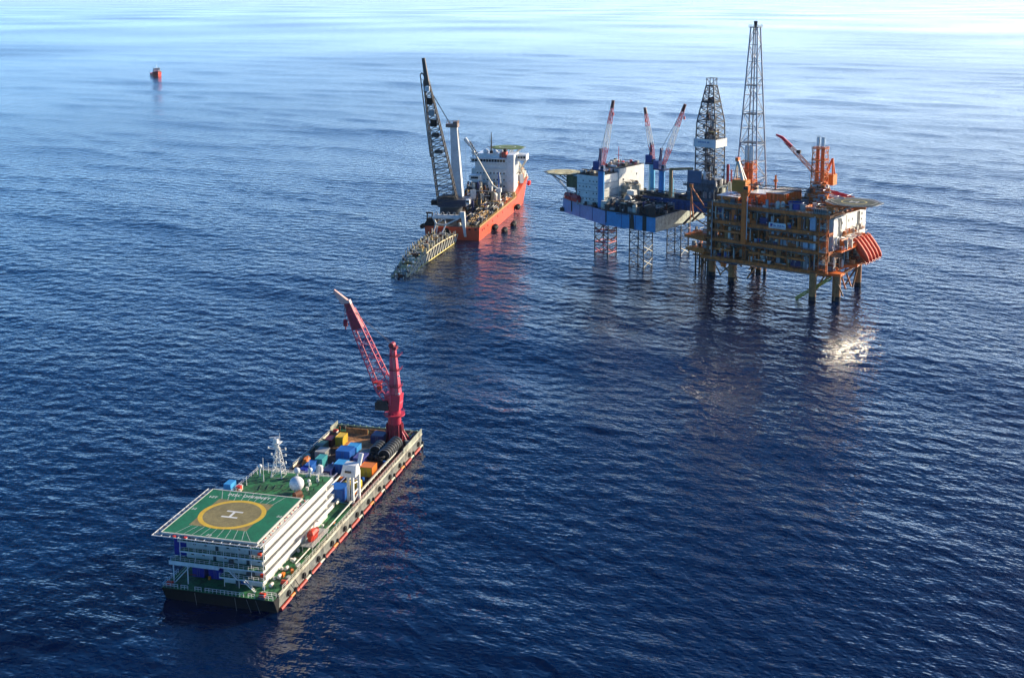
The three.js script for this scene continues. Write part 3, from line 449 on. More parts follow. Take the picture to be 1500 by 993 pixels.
{
  const reel = (label, x, z, len, r) => {
    const t = thing('hose_reel', label, 'reel', onBarge(x, 5.02, z), BARGE_YAW, 'black hose reels beside the crane'), n = Math.round(len / 0.95);
    part(t, 'drum', M.rubber, g => g.bar([-len / 2, r, 0], [len / 2, r, 0], r * 0.9, 20, r * 0.9, true));
    for (let i = 0; i <= n; i++) part(t, 'rib', i % 2 ? M.charcoal : M.grey, g => g.add(new THREE.TorusGeometry(r * 0.94, 0.17, 5, 22), -len / 2 + i * len / n, r, 0, Math.PI / 2));
    part(t, 'cradle', M.charcoal, g => { for (const s of [-1, 1]) g.span(-len / 2, len / 2, 0, r * 0.5, s * r * 0.8 - 0.2, s * r * 0.8 + 0.2); });
  };
  reel('short black ribbed reel, the inner of the two by the crane', 109.8, -9.2, 5.6, 2.3); reel('long black ribbed reel along the starboard rail', 110.4, -4.6, 13.5, 2.4);
  const heap = thing('hose_heap', 'black heap of coiled hoses next to the ribbed reels', 'hoses', onBarge(102.8, 5.02, -7.2), BARGE_YAW), R = rng(31);
  for (let i = 0; i < 12; i++) part(heap, 'coil', M.rubber, g => g.add(new THREE.TorusGeometry(1.2 + R() * 0.8, 0.32, 6, 16), (R() - 0.5) * 4.5, 0.5 + R() * 2.2, (R() - 0.5) * 4.4, R() * 3, 0, Math.PI / 2 + (R() - 0.5) * 0.9));
  const tank = thing('storage_tank', 'white upright tank on the port side deck', 'tank', onBarge(84.6, 5.02, -21.8), BARGE_YAW);
  part(tank, 'shell', M.white, g => g.bar([0, 0.3, 0], [0, 4.2, 0], 1.3, 14).bar([0, 4.2, 0], [0, 4.7, 0], 1.3, 14, 0.5, true)); part(tank, 'skirt', M.greyDark, g => g.bar([0, 0, 0], [0, 0.3, 0], 1.35, 14, 1.35, true));
  const boat = (label, pos, yaw, m, len, cat = 'lifeboat') => {
    const t = thing('enclosed_lifeboat', label, cat, pos, yaw, 'orange boats on the barge'), st = [[-len / 2, 0.9, 0.5, 1.3], [-len * 0.3, 1.35, 1.0, 1.2], [len * 0.15, 1.4, 1.05, 1.2], [len * 0.38, 0.9, 0.5, 1.35], [len / 2, 0.12, 0.05, 1.6]];
    part(t, 'boat_hull', m, hullShape(st.map(s => [...s]), -0.6)); part(t, 'canopy', m, g => { g.hexa([[-len * 0.42, 1.25, -1.1], [len * 0.3, 1.25, -1.1], [len * 0.3, 1.25, 1.1], [-len * 0.42, 1.25, 1.1], [-len * 0.36, 2.2, -0.7], [len * 0.12, 2.2, -0.7], [len * 0.12, 2.2, 0.7], [-len * 0.36, 2.2, 0.7]]); g.box(-len * 0.28, 2.2, 0, 1.1, 0.7, 1); }); part(t, 'window', M.glass, g => { for (const s of [-1, 1]) g.box(-len * 0.28, 2.4, s * 0.5, 0.7, 0.3, 0.05); }); part(t, 'fender_line', M.black, g => { for (const s of [-1, 1]) g.span(-len * 0.32, len * 0.2, 1.12, 1.26, s * 1.4 - 0.05, s * 1.4 + 0.05); });
    return t;
  };
  boat('bright red rescue boat hanging at the white starboard wall', onBarge(35, 8.2, -2.9), BARGE_YAW, M.lifeOrange, 6.2);
  const dv = thing('boat_davit', 'pale davit frame carrying the red rescue boat', 'davit', onBarge(35, 5.02, -2.6), BARGE_YAW);
  part(dv, 'platform', M.grey, g => g.span(-6, 7, 2.2, 2.5, -1.9, 2)); for (const x of [-5.4, 0, 6.4]) part(dv, 'leg', M.cream, g => g.bar([x, 0, 1.6], [x, 2.3, 1.6], 0.16, 5).bar([x, 0, -1.6], [x, 2.3, -1.6], 0.16, 5));
  for (const x of [-3, 3]) part(dv, 'arm', M.cream, g => g.path([[x, 2.5, -1.6], [x, 6.4, -1.2], [x, 6.6, 0.2]], 0.2, 5)); part(dv, 'railing', M.cream, g => g.rail([[-6, 2.5, 1.9], [7, 2.5, 1.9]], 1.1, 1.6, 0.07));
  boat('orange boat resting on the port side of the cargo deck', onBarge(90.6, 7, -29.4), BARGE_YAW + 14, M.orange, 8.5);
  for (const [x, z, label] of [[76.8, -8.2, 'yellow buoy nearest the accommodation block'], [78.6, -5.2, 'yellow buoy standing against the white davit frame']]) {
    const b = thing('mooring_buoy', label, 'buoy', onBarge(x, 5.02, z), BARGE_YAW, 'yellow buoys on the barge deck'); part(b, 'float', M.yellow, g => g.bar([0, 0.5, 0], [0, 2.9, 0], 1.6, 16).bar([0, 0, 0], [0, 0.5, 0], 1, 16, 1.6).bar([0, 2.9, 0], [0, 3.3, 0], 1.6, 16, 0.8, true)); part(b, 'eye', M.steel, g => g.add(new THREE.TorusGeometry(0.4, 0.1, 6, 12), 0, 3.6, 0));
  }
  for (let i = 0; i < 4; i++) { const r = thing('life_raft_canister', ['white life raft canister nearest the stern on the starboard gallery', 'second white life raft canister from the stern', 'third white life raft canister from the stern', 'white life raft canister farthest from the stern'][i], 'life raft', onBarge(7.5 + i * 5.2, 5.3, -4.2), BARGE_YAW, 'life raft canisters beside the accommodation'); part(r, 'shell', M.white, g => g.bar([-0.7, 0.55, 0], [0.7, 0.55, 0], 0.5, 12, 0.5, true)); part(r, 'strap', M.lifeOrange, g => { for (const x of [-0.35, 0.35]) g.bar([x - 0.05, 0.55, 0], [x + 0.05, 0.55, 0], 0.52, 12, 0.52); }); part(r, 'cradle', M.steel, g => g.box(0, -0.25, 0, 1.2, 0.4, 0.8)); }
}

{
  const R = rng(404), t = scene.getObjectByName('accommodation_barge'), pal = [M.charcoal, M.rust, M.grey, M.blue, M.cream, M.greyDark, M.orange, M.teal];
  const gear = sub(t, 'deck_gear', 'small gear lashed to the cargo deck');
  clutter(gear, R, [60, 110, 5.02, -33, -20], 34, 2.2, pal, { size: 0.8 }); clutter(gear, R, [60, 108, 5.02, -20, -3.2], 40, 1.5, pal, { size: 0.7 }); clutter(gear, R, [108, 132, 5.05, -34, -30], 10, 2, pal, { size: 0.7 }); clutter(gear, R, [10, 56, 5.02, -4.2, -1], 14, 1, pal, { size: 0.45, pipes: 0.2 }); clutter(gear, R, [5, 15, 5.02, -33, -20], 6, 1.2, pal, { size: 0.6 }); clutter(gear, R, [118, 133, 5.05, -6, -1], 8, 1.6, pal, { size: 0.6 });
}

// ---------------------------------------------------------------- pipelay ship with the tall crane and the stinger
const SHIP = [-43, 0, -815], SHIP_YAW = 78.4;
const onShip = (x, y, z) => { const a = THREE.MathUtils.degToRad(SHIP_YAW); return [SHIP[0] + x * Math.cos(a) + z * Math.sin(a), y, SHIP[2] - x * Math.sin(a) + z * Math.cos(a)]; };
{
  const t = thing('pipelay_ship', 'large red hulled pipelay ship with tall lattice crane and white bridge', 'ship', SHIP, SHIP_YAW), R = rng(91);
  const hullRed = paint('#e2532f', 'light', 0.42), deckDark = paint('#2c2e29', 'deck', 0.8), boom = paint('#544b42', 'light', 0.6), crDark = paint('#232a33', 'light', 0.6), tan = paint('#b08a4a', 'light', 0.6), offw = paint('#dcdcd6');
  part(t, 'hull', hullRed, hullShape([[0, 20.2, 19.6, 10.2, 1.2], [30, 20.4, 20.2, 10.2], [130, 20.4, 20.2, 10.4], [146, 20.4, 20, 13.6], [164, 20.6, 19.4, 18], [180, 20.4, 17, 20], [191, 18, 12, 21], [200, 12.6, 6, 21.6], [206, 6, 1.6, 22], [209, 0.4, 0.1, 22.4, -3]], -4));
  part(t, 'work_deck', deckDark, g => g.span(0.6, 139, 10.25, 10.32, -19.9, 19.9));
  part(t, 'deck_edge', tan, g => g.span(1, 139, 10.3, 11.3, 19.9, 20.35));
  part(t, 'deck_edge', tan, g => g.span(1, 139, 10.3, 11.3, -20.35, -19.9));
  part(t, 'foredeck', deckDark, g => g.prism([[166, -19.6], [180, -19.4], [191, -17], [200, -11.6], [205, -5.6], [205, 5.6], [200, 11.6], [191, 17], [180, 19.4], [166, 19.6]], 20.1, 20.3));
  part(t, 'transom_opening', M.black, g => g.add(new THREE.CylinderGeometry(2.6, 2.6, 0.5, 20), 0.35, 7, -4.5, 0, Math.PI / 2));
  for (const z of [13, 17.4]) part(t, 'transom_port', M.black, g => g.span(-0.05, 0.3, 8.4, 9.6, z - 0.8, z + 0.8));
  for (const [x, y] of [[8, 6.6], [14, 6.4], [26, 6.6], [42, 7], [60, 7.2], [78, 7], [98, 7.4]]) part(t, 'side_port', M.black, g => g.span(x, x + 1.3, y, y + 1.5, 20.3, 20.48));
  part(t, 'side_rail', tan, g => { g.rail([[1, 11.3, 20.1], [138, 11.3, 20.1]], 1.2, 3, 0.12); g.rail([[0.8, 10.3, 9], [0.8, 10.3, 19.8]], 1.2, 2, 0.12); });
  for (const [x, z, h] of [[1.5, -19, 9], [2.2, -15.6, 9]]) part(t, 'stern_post', M.black, g => g.bar([x, 10, z], [x + 1.2, 10 + h, z + 0.4], 0.5, 5));
  part(t, 'stern_winch', M.black, g => { g.hexa([[0.6, 10.2, -21.4], [9, 10.2, -21.4], [9, 10.2, -12.4], [0.6, 10.2, -12.4], [3, 15.6, -18.5], [7, 15.6, -18.5], [7, 15.6, -14.6], [3, 15.6, -14.6]]); g.bar([2, 9.4, -22.6], [6, 9.4, -22.6], 1.7, 12, 1.7, true); g.span(1.4, 3.6, 19, 20, -19.5, -14.8); });
  // anchor at the bow
  part(t, 'bow_anchor', paint('#c8283a'), g => { g.ball(203, 6.2, 8, 1.6, 10, 8); g.bar([203, 7, 7.8], [202, 13, 8.4], 0.4, 6); g.box(203.4, 4.4, 8, 1.6, 1.4, 4.4); });

  // main crane
  const c = sub(t, 'main_crane', 'dark lattice crane with white mast'), cx = 43, cz = -11.5;
  part(c, 'tub', crDark, g => g.bar([cx, 10.2, cz], [cx, 17.6, cz], 8.6, 24, 8.4)); part(c, 'slew_ring', M.greyDark, g => g.bar([cx, 17.6, cz], [cx, 18.7, cz], 10.2, 24, 10.2, true));
  part(c, 'slew_house', paint('#1d2744', 'light', 0.5), g => g.span(cx - 7, cx + 11, 18.7, 23.6, cz - 9.5, cz + 13)); part(c, 'winch_house', M.black, g => g.span(cx - 8, cx - 3, 19.2, 22.6, cz - 13.4, cz - 9).span(cx - 6, cx + 6, 23.6, 25.2, cz - 7, cz + 4));
  part(c, 'operator_cab', M.white, g => g.box(cx - 5.5, 20.6, cz + 14.4, 3.4, 3.4, 2.8)); part(c, 'cab_window', M.glass, g => g.box(cx - 7.2, 21.8, cz + 14.4, 0.1, 1.6, 2.4));
  part(c, 'walkway', M.greyDark, g => { g.rail([[cx - 7, 18.8, cz - 9.6], [cx - 7, 18.8, cz + 13]], 1.3, 1.6, 0.14); g.rail([[cx - 7, 23.6, cz - 9.4], [cx - 7, 23.6, cz + 12.8]], 1.3, 1.6, 0.14); });
  const f0 = [cx - 5, 22, cz - 1.2], f1 = [cx - 3, 112, cz - 17.6], dd = [0.02, 0.984, -0.179];
  lattice(c, sectionsAlong(f0, f1, [0, 0.179, 0.984], [1, 0, 0], [[0, 7.3, 2.2], [0.35, 5.8, 2.4], [0.7, 3.9, 2], [1, 1.7, 1.3]], 22), 0.46, 0.24, boom, { style: 'x', chord: 'boom_chord', brace: 'boom_lacing', });
  part(c, 'boom_head', boom, g => { g.hexa([[cx - 4.4, 108, cz - 18.4], [cx - 1.8, 108, cz - 18.4], [cx - 1.8, 108, cz - 14.8], [cx - 4.4, 108, cz - 14.8], [cx - 4, 128, cz - 20.6], [cx - 2.2, 128, cz - 20.6], [cx - 2.2, 128.4, cz - 18.4], [cx - 4, 128.4, cz - 18.4]]); });
  part(c, 'auxiliary_jib', boom, g => { const L0 = [cx - 4, 55, cz - 14.6]; g.path([L0, [cx - 4, 116, cz - 21.8], [cx - 3.6, 117.4, cz - 20.6], [cx - 3.6, 114, cz - 18.4]], 0.45, 5); for (let i = 0; i < 15; i++) { const p = mix3(L0, [cx - 4, 116, cz - 21.8], i / 15); g.bar(p, [p[0], p[1] + 0.6, p[2] + 4.4 - i * 0.1], 0.2, 4); } });
  for (const [y, m, h] of [[104, M.white, 3.4], [94, M.black, 5], [86, M.grey, 4], [78, M.black, 5], [70, M.charcoal, 3], [58, M.charcoal, 2.4]]) part(c, y % 4 ? 'boom_platform' : 'sheave_block', m, g => g.box(cx - 5.4, y, cz - 1.2 - (y - 22) * 0.182, 2, h, 3.2 + (112 - y) * 0.05));
  part(c, 'mast', M.white, g => g.hexa([[cx + 7, 22, cz - 1], [cx + 12.5, 22, cz - 1], [cx + 12.5, 22, cz + 7], [cx + 7, 22, cz + 7], [cx + 8.6, 76, cz - 2.6], [cx + 11.4, 76, cz - 2.6], [cx + 11.4, 76, cz + 2.6], [cx + 8.6, 76, cz + 2.6]]));
  part(c, 'mast_head', paint('#8a7468'), g => { g.box(cx + 9.6, 76, cz - 1, 6, 2.6, 9); g.box(cx + 9.6, 78.6, cz + 1.6, 5, 1.8, 3); g.rail([[cx + 6.8, 78.8, cz - 5], [cx + 6.8, 78.8, cz + 3.4], [cx + 12.4, 78.8, cz + 3.4]], 2.4, 1.6, 0.16); });
  part(c, 'luffing_wire', M.wire, g => { for (const q of [-1.5, -0.5, 0.5, 1.5]) g.bar([cx + 9 + q, 79, cz - 3], [cx - 3 + q * 0.4, 106, cz - 15.4], 0.09, 3); });
  part(c, 'back_stay', M.grey, g => { for (const s of [-1, 6]) g.bar([cx + 11, 74, cz + s * 0.5], [cx + 14, 23, cz + s], 0.4, 5); });

  // white frame at the stern that carries the stinger
  const a = sub(t, 'stern_gantry', 'white stern gantry above the stinger');
  part(a, 'crossbeam', offw, g => { g.span(-1.5, 1, 17.6, 19, -13, 8); g.span(-4, -2.6, 16.8, 18.2, -13.4, 6); for (let z = -12; z < 8; z += 2.6) g.bar([-3.4, 17.4, z], [-0.2, 18.2, z + 1.3], 0.3, 4); });
  part(a, 'leg', offw, g => g.hexa([[-0.6, 3.6, 9.2], [0.8, 3.6, 9.2], [0.8, 3.6, 10.6], [-0.6, 3.6, 10.6], [-1.6, 21.6, 6.4], [1.4, 21.6, 6.4], [1.4, 21.6, 9.6], [-1.6, 21.6, 9.6]]));
  for (const [p, q, r] of [[[-3, 17.4, 6.4], [-4.5, 12.6, -3.2], 0.55], [[-4.5, 12.6, -3.2], [-8, 5.5, -6], 0.5], [[-2.4, 18, -13.6], [-3.4, 13, -10.6], 0.6], [[-3.4, 13, -10.6], [-6, 5.6, -12.6], 0.5], [[-3, 12.6, -10.6], [-4.5, 12.6, -3.2], 0.4], [[-3, 17, -4.4], [-4.4, 12.8, -10.4], 0.35], [[-3, 17, -4.4], [-4.5, 12.6, -3.2], 0.35], [[0, 10.4, -12.6], [-3.4, 13, -10.6], 0.45], [[-0.2, 10.6, -10.6], [-0.2, 3, -11.8], 0.6]]) part(a, 'strut', offw, g => g.bar(p, q, r, 6, r, true));
  for (let i = 0; i < 5; i++) part(a, 'sheave', M.grey, g => g.add(new THREE.TorusGeometry(1, 0.3, 6, 14), -1, 20, -11 + i * 4.4, Math.PI / 2));

  // the stinger: a curved lattice ramp that dips into the sea
  const s = sub(t, 'stinger', 'cream curved lattice stinger dipping into the sea'), sMat = paint('#c8bb8c', 'heavy', 0.6), sLow = paint('#c9b95a', 'heavy', 0.6), sPale = paint('#e2dcc4', 'heavy', 0.6);
  const zR = x => 5 + 0.036 * x, zL = (x = -60) => -12.4 - 0.034 * x, yT = x => { const u = (x + 52) / 68; return 8.2 - 9.4 * Math.pow(Math.abs(u), 2.2) * (u < 0 ? 1 : 0.55); };
  const xs = []; for (let x = -2; x >= -128; x -= 6.3) xs.push(x);
  for (const [zf, nm] of [[zR, 'top_chord'], [zL, 'top_chord']]) part(s, nm, sMat, g => { for (let i = 1; i < xs.length; i++) g.bar([xs[i - 1], yT(xs[i - 1]), zf(xs[i - 1])], [xs[i], yT(xs[i]), zf(xs[i])], 0.5, 6); });
  for (const [zf] of [[zR], [zL]]) part(s, 'bottom_chord', sLow, g => { for (let i = 2; i < xs.length; i++) g.bar([xs[i - 1], Math.min(0.9, yT(xs[i - 1]) - 4.6), zf(xs[i - 1]) + 1.2 * (zf === zR ? 0 : 1)], [xs[i], Math.min(0.9, yT(xs[i]) - 4.6), zf(xs[i]) + 1.2 * (zf === zR ? 0 : 1)], 0.42, 6); });
  for (let i = 1; i < xs.length; i++) {
    const x0 = xs[i - 1], x1 = xs[i], lo = x => Math.min(0.9, yT(x) - 4.6);
    for (const zf of [zR, zL]) part(s, 'lacing', sPale, g => { g.bar([x0, yT(x0), zf(x0)], [x1, lo(x1), zf(x1)], 0.3, 5); g.bar([x1, yT(x1), zf(x1)], [x1, lo(x1), zf(x1)], 0.3, 5); });
    part(s, 'deck_beam', i % 3 ? sMat : M.rust, g => { g.bar([x1, yT(x1), zL(x1)], [x1, yT(x1), zR(x1)], 0.36, 5); g.bar([x0, yT(x0), zL(x0)], [x1, yT(x1), zR(x1)], 0.2, 4); });
    const zc = (zR(x1) + zL(x1)) / 2;
    part(s, 'roller_box', [tan, sMat, M.grey, M.rust, sPale][i % 5], g => { g.box(x1 + 1, yT(x1) + 0.2, zc + (R() - 0.5) * 3, 1.4, 0.8 + R(), 2.4 + R() * 2); g.box(x1 - 1.4, yT(x1) - 1, zc + (R() - 0.5) * 4, 0.8, 2 + R() * 2.4, 0.9); }); for (let k = 0; k < 3; k++) part(s, 'roller_arm', [sPale, M.grey, M.charcoal][k], g => { const xa = x1 + R() * 5, za = zL() + 1 + R() * (zR(x1) - zL() - 2); g.bar([xa, yT(x1), za], [xa + R() - 0.5, yT(x1) + 1.6 + R() * 2, za + (R() - 0.5) * 2], 0.22, 5); });
    for (const zf of [zR, zL]) { const hh = 1.6 + R() * 2.4; part(s, 'guide_post', R() < 0.5 ? M.grey : sPale, g => g.box(x1 + R() * 2, yT(x1), zf(x1) + (R() - 0.5) * 1.6, 0.55, hh, 0.55)); part(s, 'bracket', R() < 0.4 ? M.charcoal : sMat, g => g.box(x1 - 2 + R(), yT(x1) + 0.2, zf(x1) * 0.8 - 1, 0.9, 1 + R(), 1.3)); }
    part(s, 'walkway', M.grey, g => g.hexa([[x1, yT(x1) + 0.3, zL() + 0.6], [x0, yT(x0) + 0.3, zL() + 0.6], [x0, yT(x0) + 0.3, zL() + 1.8], [x1, yT(x1) + 0.3, zL() + 1.8], [x1, yT(x1) + 0.45, zL() + 0.6], [x0, yT(x0) + 0.45, zL() + 0.6], [x0, yT(x0) + 0.45, zL() + 1.8], [x1, yT(x1) + 0.45, zL() + 1.8]]));
  }

  // superstructure
  const b = sub(t, 'superstructure', 'white superstructure with bridge'), bx = 140;
  part(b, 'house', M.white, g => g.span(bx, 178, 10.4, 37.4, -16, 10.9)); part(b, 'house', M.white, g => g.span(bx + 4, 176, 10.4, 32, -20, -16.1));
  part(b, 'side_tower', M.white, g => { g.span(bx - 1, 160, 10.4, 44.4, 11, 16.8); }, 'white corner tower on the starboard side');
  for (const y of [16, 21.4, 26.8, 32.2]) part(b, 'gallery', M.white, g => { g.span(bx - 1.6, bx, y, y + 0.35, -16, 10.8); g.rail([[bx - 1.5, y + 0.3, -16], [bx - 1.5, y + 0.3, 10.6]], 1.1, 2.2, 0.08); });
  for (const y of [17.4, 22.8, 28.2]) for (let k = 0; k < 9; k++) part(b, 'window', M.glass, g => g.span(bx - 0.12, bx - 0.02, y, y + 1.2, -14.6 + k * 2.8, -13.4 + k * 2.8));
  part(b, 'bridge_deck', M.white, g => { g.span(bx - 2, 172, 37.4, 38, -20, 10.9); g.span(bx - 2.4, 172, 40.6, 41.6, -20, 10.9); });
  for (let k = 0; k < 12; k++) part(b, 'bridge_window', M.glass, g => g.span(bx - 0.7, bx - 0.5, 38.2, 40.4, -18.4 + k * 2.35, -16.5 + k * 2.35));
  part(b, 'bridge_wall', M.white, g => g.span(bx - 0.5, 170, 38, 40.6, -19.6, 10.9));
  part(b, 'bridge_wing', M.white, g => { g.span(150, 162, 38.4, 43.4, 16.9, 25); }, 'white bridge wing over the starboard side'); for (let k = 0; k < 3; k++) part(b, 'window', M.glass, g => g.span(149.85, 149.97, 40.2, 42, 17.8 + k * 2.4, 19.6 + k * 2.4));
  part(b, 'wing_strut', M.cream, g => { for (const x of [151, 156, 161]) g.bar([x, 38.4, 24], [x, 27, 17], 0.4, 5); });
  part(b, 'upper_house', M.white, g => g.span(bx + 2, 164, 41.6, 44.6, -15, 4)); part(b, 'funnel', paint('#c24a36'), g => g.span(bx + 2, 150, 41.6, 46, 6, 9.6), 'red funnel casing');
  part(b, 'funnel_top', M.black, g => g.span(bx + 4, 149, 46, 48.6, 7, 9.2)); part(b, 'side_bracing', M.cream, g => { for (let i = 0; i < 7; i++) { g.bar([161 + i * 3.6, 18, 19.6], [163 + i * 3.6, 36 - i * 1.6, 16.6], 0.4, 5); g.bar([162 + i * 3.6, 35 - i * 1.6, 16.8], [161 + i * 3.6 + 4, 18, 19.8], 0.3, 5); } });
  clutter(b, rng(12), [156, 188, 18, 14.5, 18.8], 60, 13, [M.cream, M.white, M.orange, M.rust, tan], { size: 1.3, pipes: 0.5 });
  part(b, 'mast', M.charcoal, g => { g.bar([bx + 6, 41.6, -3.6], [bx + 6, 62, -3.6], 0.9, 7, 0.3); g.box(bx + 6, 41.6, -3.4, 2.4, 5, 2.8); for (const [y, w] of [[50, 3.4], [53.6, 2.6], [57, 2]]) g.bar([bx + 6, y, -3.6 - w], [bx + 6, y, -3.6 + w], 0.2, 4); });
  for (const [x, z, r] of [[bx + 5, -8, 2.4], [bx + 3, 0.6, 2.2], [bx + 9, 4.6, 1.8], [bx + 2, -18, 1.7]]) part(b, 'radome', M.white, g => g.ball(x, 44.2 + r * 0.7, z, r, 14, 10).bar([x, 41.6, z], [x, 44.6, z], r * 0.4, 8));
  const h = sub(t, 'helideck', 'green octagonal helideck above the bow');
  part(h, 'deck_plate', paint('#5f7d38', 'deck', 0.8), g => g.prism(radialPoly(176, 4, 14.6, 8, Math.PI / 8), 45.6, 46.3)); part(h, 'ring', M.markWhite, g => ring(g, 176, 46.33, 4, 6.4, 7.2, 40)); part(h, 'net', M.net, g => { const q = radialPoly(176, 4, 16, 8, Math.PI / 8); for (let i = 0; i < 8; i++) g.bar([q[i][0], 45.9, q[i][1]], [q[(i + 1) % 8][0], 45.9, q[(i + 1) % 8][1]], 0.18, 4); });
  part(h, 'support', M.white, g => { for (let i = 0; i < 8; i++) { const q = radialPoly(176, 4, 13, 8, 0.2)[i], r = radialPoly(172, 1, 6, 8, 0.2)[i]; g.bar([q[0], 45.6, q[1]], [r[0], 37, r[1]], 0.4, 5); } });

  // knuckle crane on the starboard side
  const k = sub(t, 'deck_crane', 'slim white boom crane amidships');
  part(k, 'pedestal', M.cream, g => g.bar([93, 10.3, 14.4], [93, 21, 14.4], 1.5, 12, 1.3)); part(k, 'slew_house', M.white, g => g.box(93, 21, 14.4, 4, 3.2, 3.6)); part(k, 'boom', M.cream, g => g.bar([93, 22.6, 14.2], [94, 26, 9], 0.9, 6, 0.8).bar([94, 26, 9], [96, 59, -10.6], 0.8, 6, 0.7)); part(k, 'boom_head', M.white, g => g.bar([96, 57, -9.6], [96.4, 62.4, -13.8], 1.2, 6, 1.5, true)); part(k, 'walkway', M.greyDark, g => { g.bar([96.4, 50, -3.8], [96.8, 60.4, -10], 0.5, 4); for (let i = 0; i < 6; i++) g.box(96.4, 49 + i * 1.9, -2.8 - i * 1.2, 1, 0.8, 1); }); part(k, 'hoist_wire', M.wire, g => g.bar([96.2, 61, -13.2], [96.2, 26, -13.2], 0.08, 3));

  // equipment on the work deck
  const gear = sub(t, 'deck_gear', 'pipes, winches and machinery on the work deck'), pal = [tan, M.grey, M.charcoal, M.cream, M.rust, M.charcoal, crDark, M.greyDark, M.white, tan, M.navy, M.charcoal, M.greyDark];
  clutter(gear, R, [4, 60, 10.32, 4, 19], 170, 4.5, pal, { size: 0.9, pipes: 0.42 }); clutter(gear, R, [56, 136, 10.32, -19, 19], 150, 6, pal, { size: 1.5, pipes: 0.3 }); clutter(gear, R, [62, 136, 10.4, -18, 8], 120, 13, [M.charcoal, crDark, M.greyDark, M.navy, M.rust, M.grey, tan, M.charcoal, M.cream], { size: 1.3, pipes: 0.35, tall: 0.3 }); clutter(gear, R, [10, 34, 10.32, -17, 2], 22, 3, [M.charcoal, M.greyDark, crDark, M.rust], { size: 1.2 }); clutter(gear, R, [60, 136, 11, 12, 18.5], 60, 4, [tan, M.cream, M.orange, M.white, M.rust], { size: 1.2, pipes: 0.6 });
  part(gear, 'tower_block', crDark, g => g.span(106, 120, 10.3, 21, -16, -5)); part(gear, 'tower_block', M.charcoal, g => g.span(86, 100, 10.3, 17, -15, 2)); clutter(gear, R, [104, 122, 20.8, -16, -4], 40, 5, [crDark, M.navy, M.grey, M.greyDark, M.charcoal, M.cream], { size: 0.9, pipes: 0.4 }); clutter(gear, R, [84, 102, 17, -15, 3], 40, 5, [crDark, M.navy, M.grey, M.rust, tan, M.charcoal], { size: 0.9, pipes: 0.4 }); part(gear, 'control_cabin', M.white, g => g.box(124, 25, -12, 6, 4.6, 9)); part(gear, 'cabin_window', M.glass, g => g.box(120.9, 26.6, -12, 0.1, 1.8, 6)); part(gear, 'white_panel', M.white, g => g.box(78, 17, -3, 1, 7.6, 4.4, 0.4)); part(gear, 'support_column', M.greyDark, g => g.bar([78, 10.3, -3], [78, 17.4, -3], 0.9, 8)); part(gear, 'stack', M.white, g => g.box(112, 18, 3.2, 3, 8, 3)); part(gear, 'dome', M.cream, g => g.bar([104, 10.3, 8], [104, 16, 8], 3, 14).ball(104, 16, 8, 3, 14, 10)); part(gear, 'flag_mast', M.blue, g => g.bar([118, 10.3, 8.6], [118, 33, 8.6], 0.6, 6, 0.3)); part(gear, 'stack', M.white, g => g.bar([119, 24, 10.2], [118.4, 33, 8.8], 0.45, 6));
  for (let i = 0; i < 14; i++) part(gear, 'line_pipe', i % 3 ? tan : M.rust, g => g.bar([8 + (i % 4), 11 + (i % 3) * 0.9, 15 - i * 0.5], [54 + (i % 5), 11 + (i % 3) * 0.9, 15 - i * 0.5], 0.42, 8, 0.42, true));
}
{
  for (const [x, y, z, label] of [[44, 2.6, 22, 'black fender high on the red hull, nearest the stern'], [40, 1.4, 30, 'black floating fender, nearer the stern of the pair off the red hull'], [66, 1.2, 31.5, 'black floating fender, farther of the pair off the red hull'], [128, 3.4, 22.4, 'black fender high on the red hull, nearest the bow']]) {
    const f = thing('ship_fender', label, 'fender', onShip(x, y, z), SHIP_YAW + 4, 'black fenders along the red ship');
    part(f, 'float', M.rubber, g => g.bar([-2.8, 0, 0], [2.8, 0, 0], 1.9, 14).bar([2.8, 0, 0], [3.6, 0, 0], 1.9, 14, 0.8, true).bar([-3.6, 0, 0], [-2.8, 0, 0], 0.8, 14, 1.9, true));
    for (let i = 0; i < 5; i++) part(f, 'tyre_ring', M.charcoal, g => g.add(new THREE.TorusGeometry(2, 0.22, 5, 16), -2.4 + i * 1.2, 0, 0, Math.PI / 2));
  }
  const b = thing('rescue_boat', 'small red boat hanging at the bow side of the pipelay ship', 'boat', onShip(196, 12, 19), SHIP_YAW);
  part(b, 'boat_hull', paint('#c8283a'), hullShape([[-4.5, 1.3, 0.9, 1.3], [1.5, 1.5, 1, 1.3], [4, 0.6, 0.3, 1.5], [5, 0.1, 0.05, 1.7]], -0.9)); part(b, 'canopy', paint('#d8423a'), g => g.box(-0.6, 1.3, 0, 5, 1.3, 2)); part(b, 'davit_line', M.steel, g => { for (const x of [-3, 3]) g.bar([x, 1.2, 0], [x, 4.6, -1.6], 0.1, 4); });
}

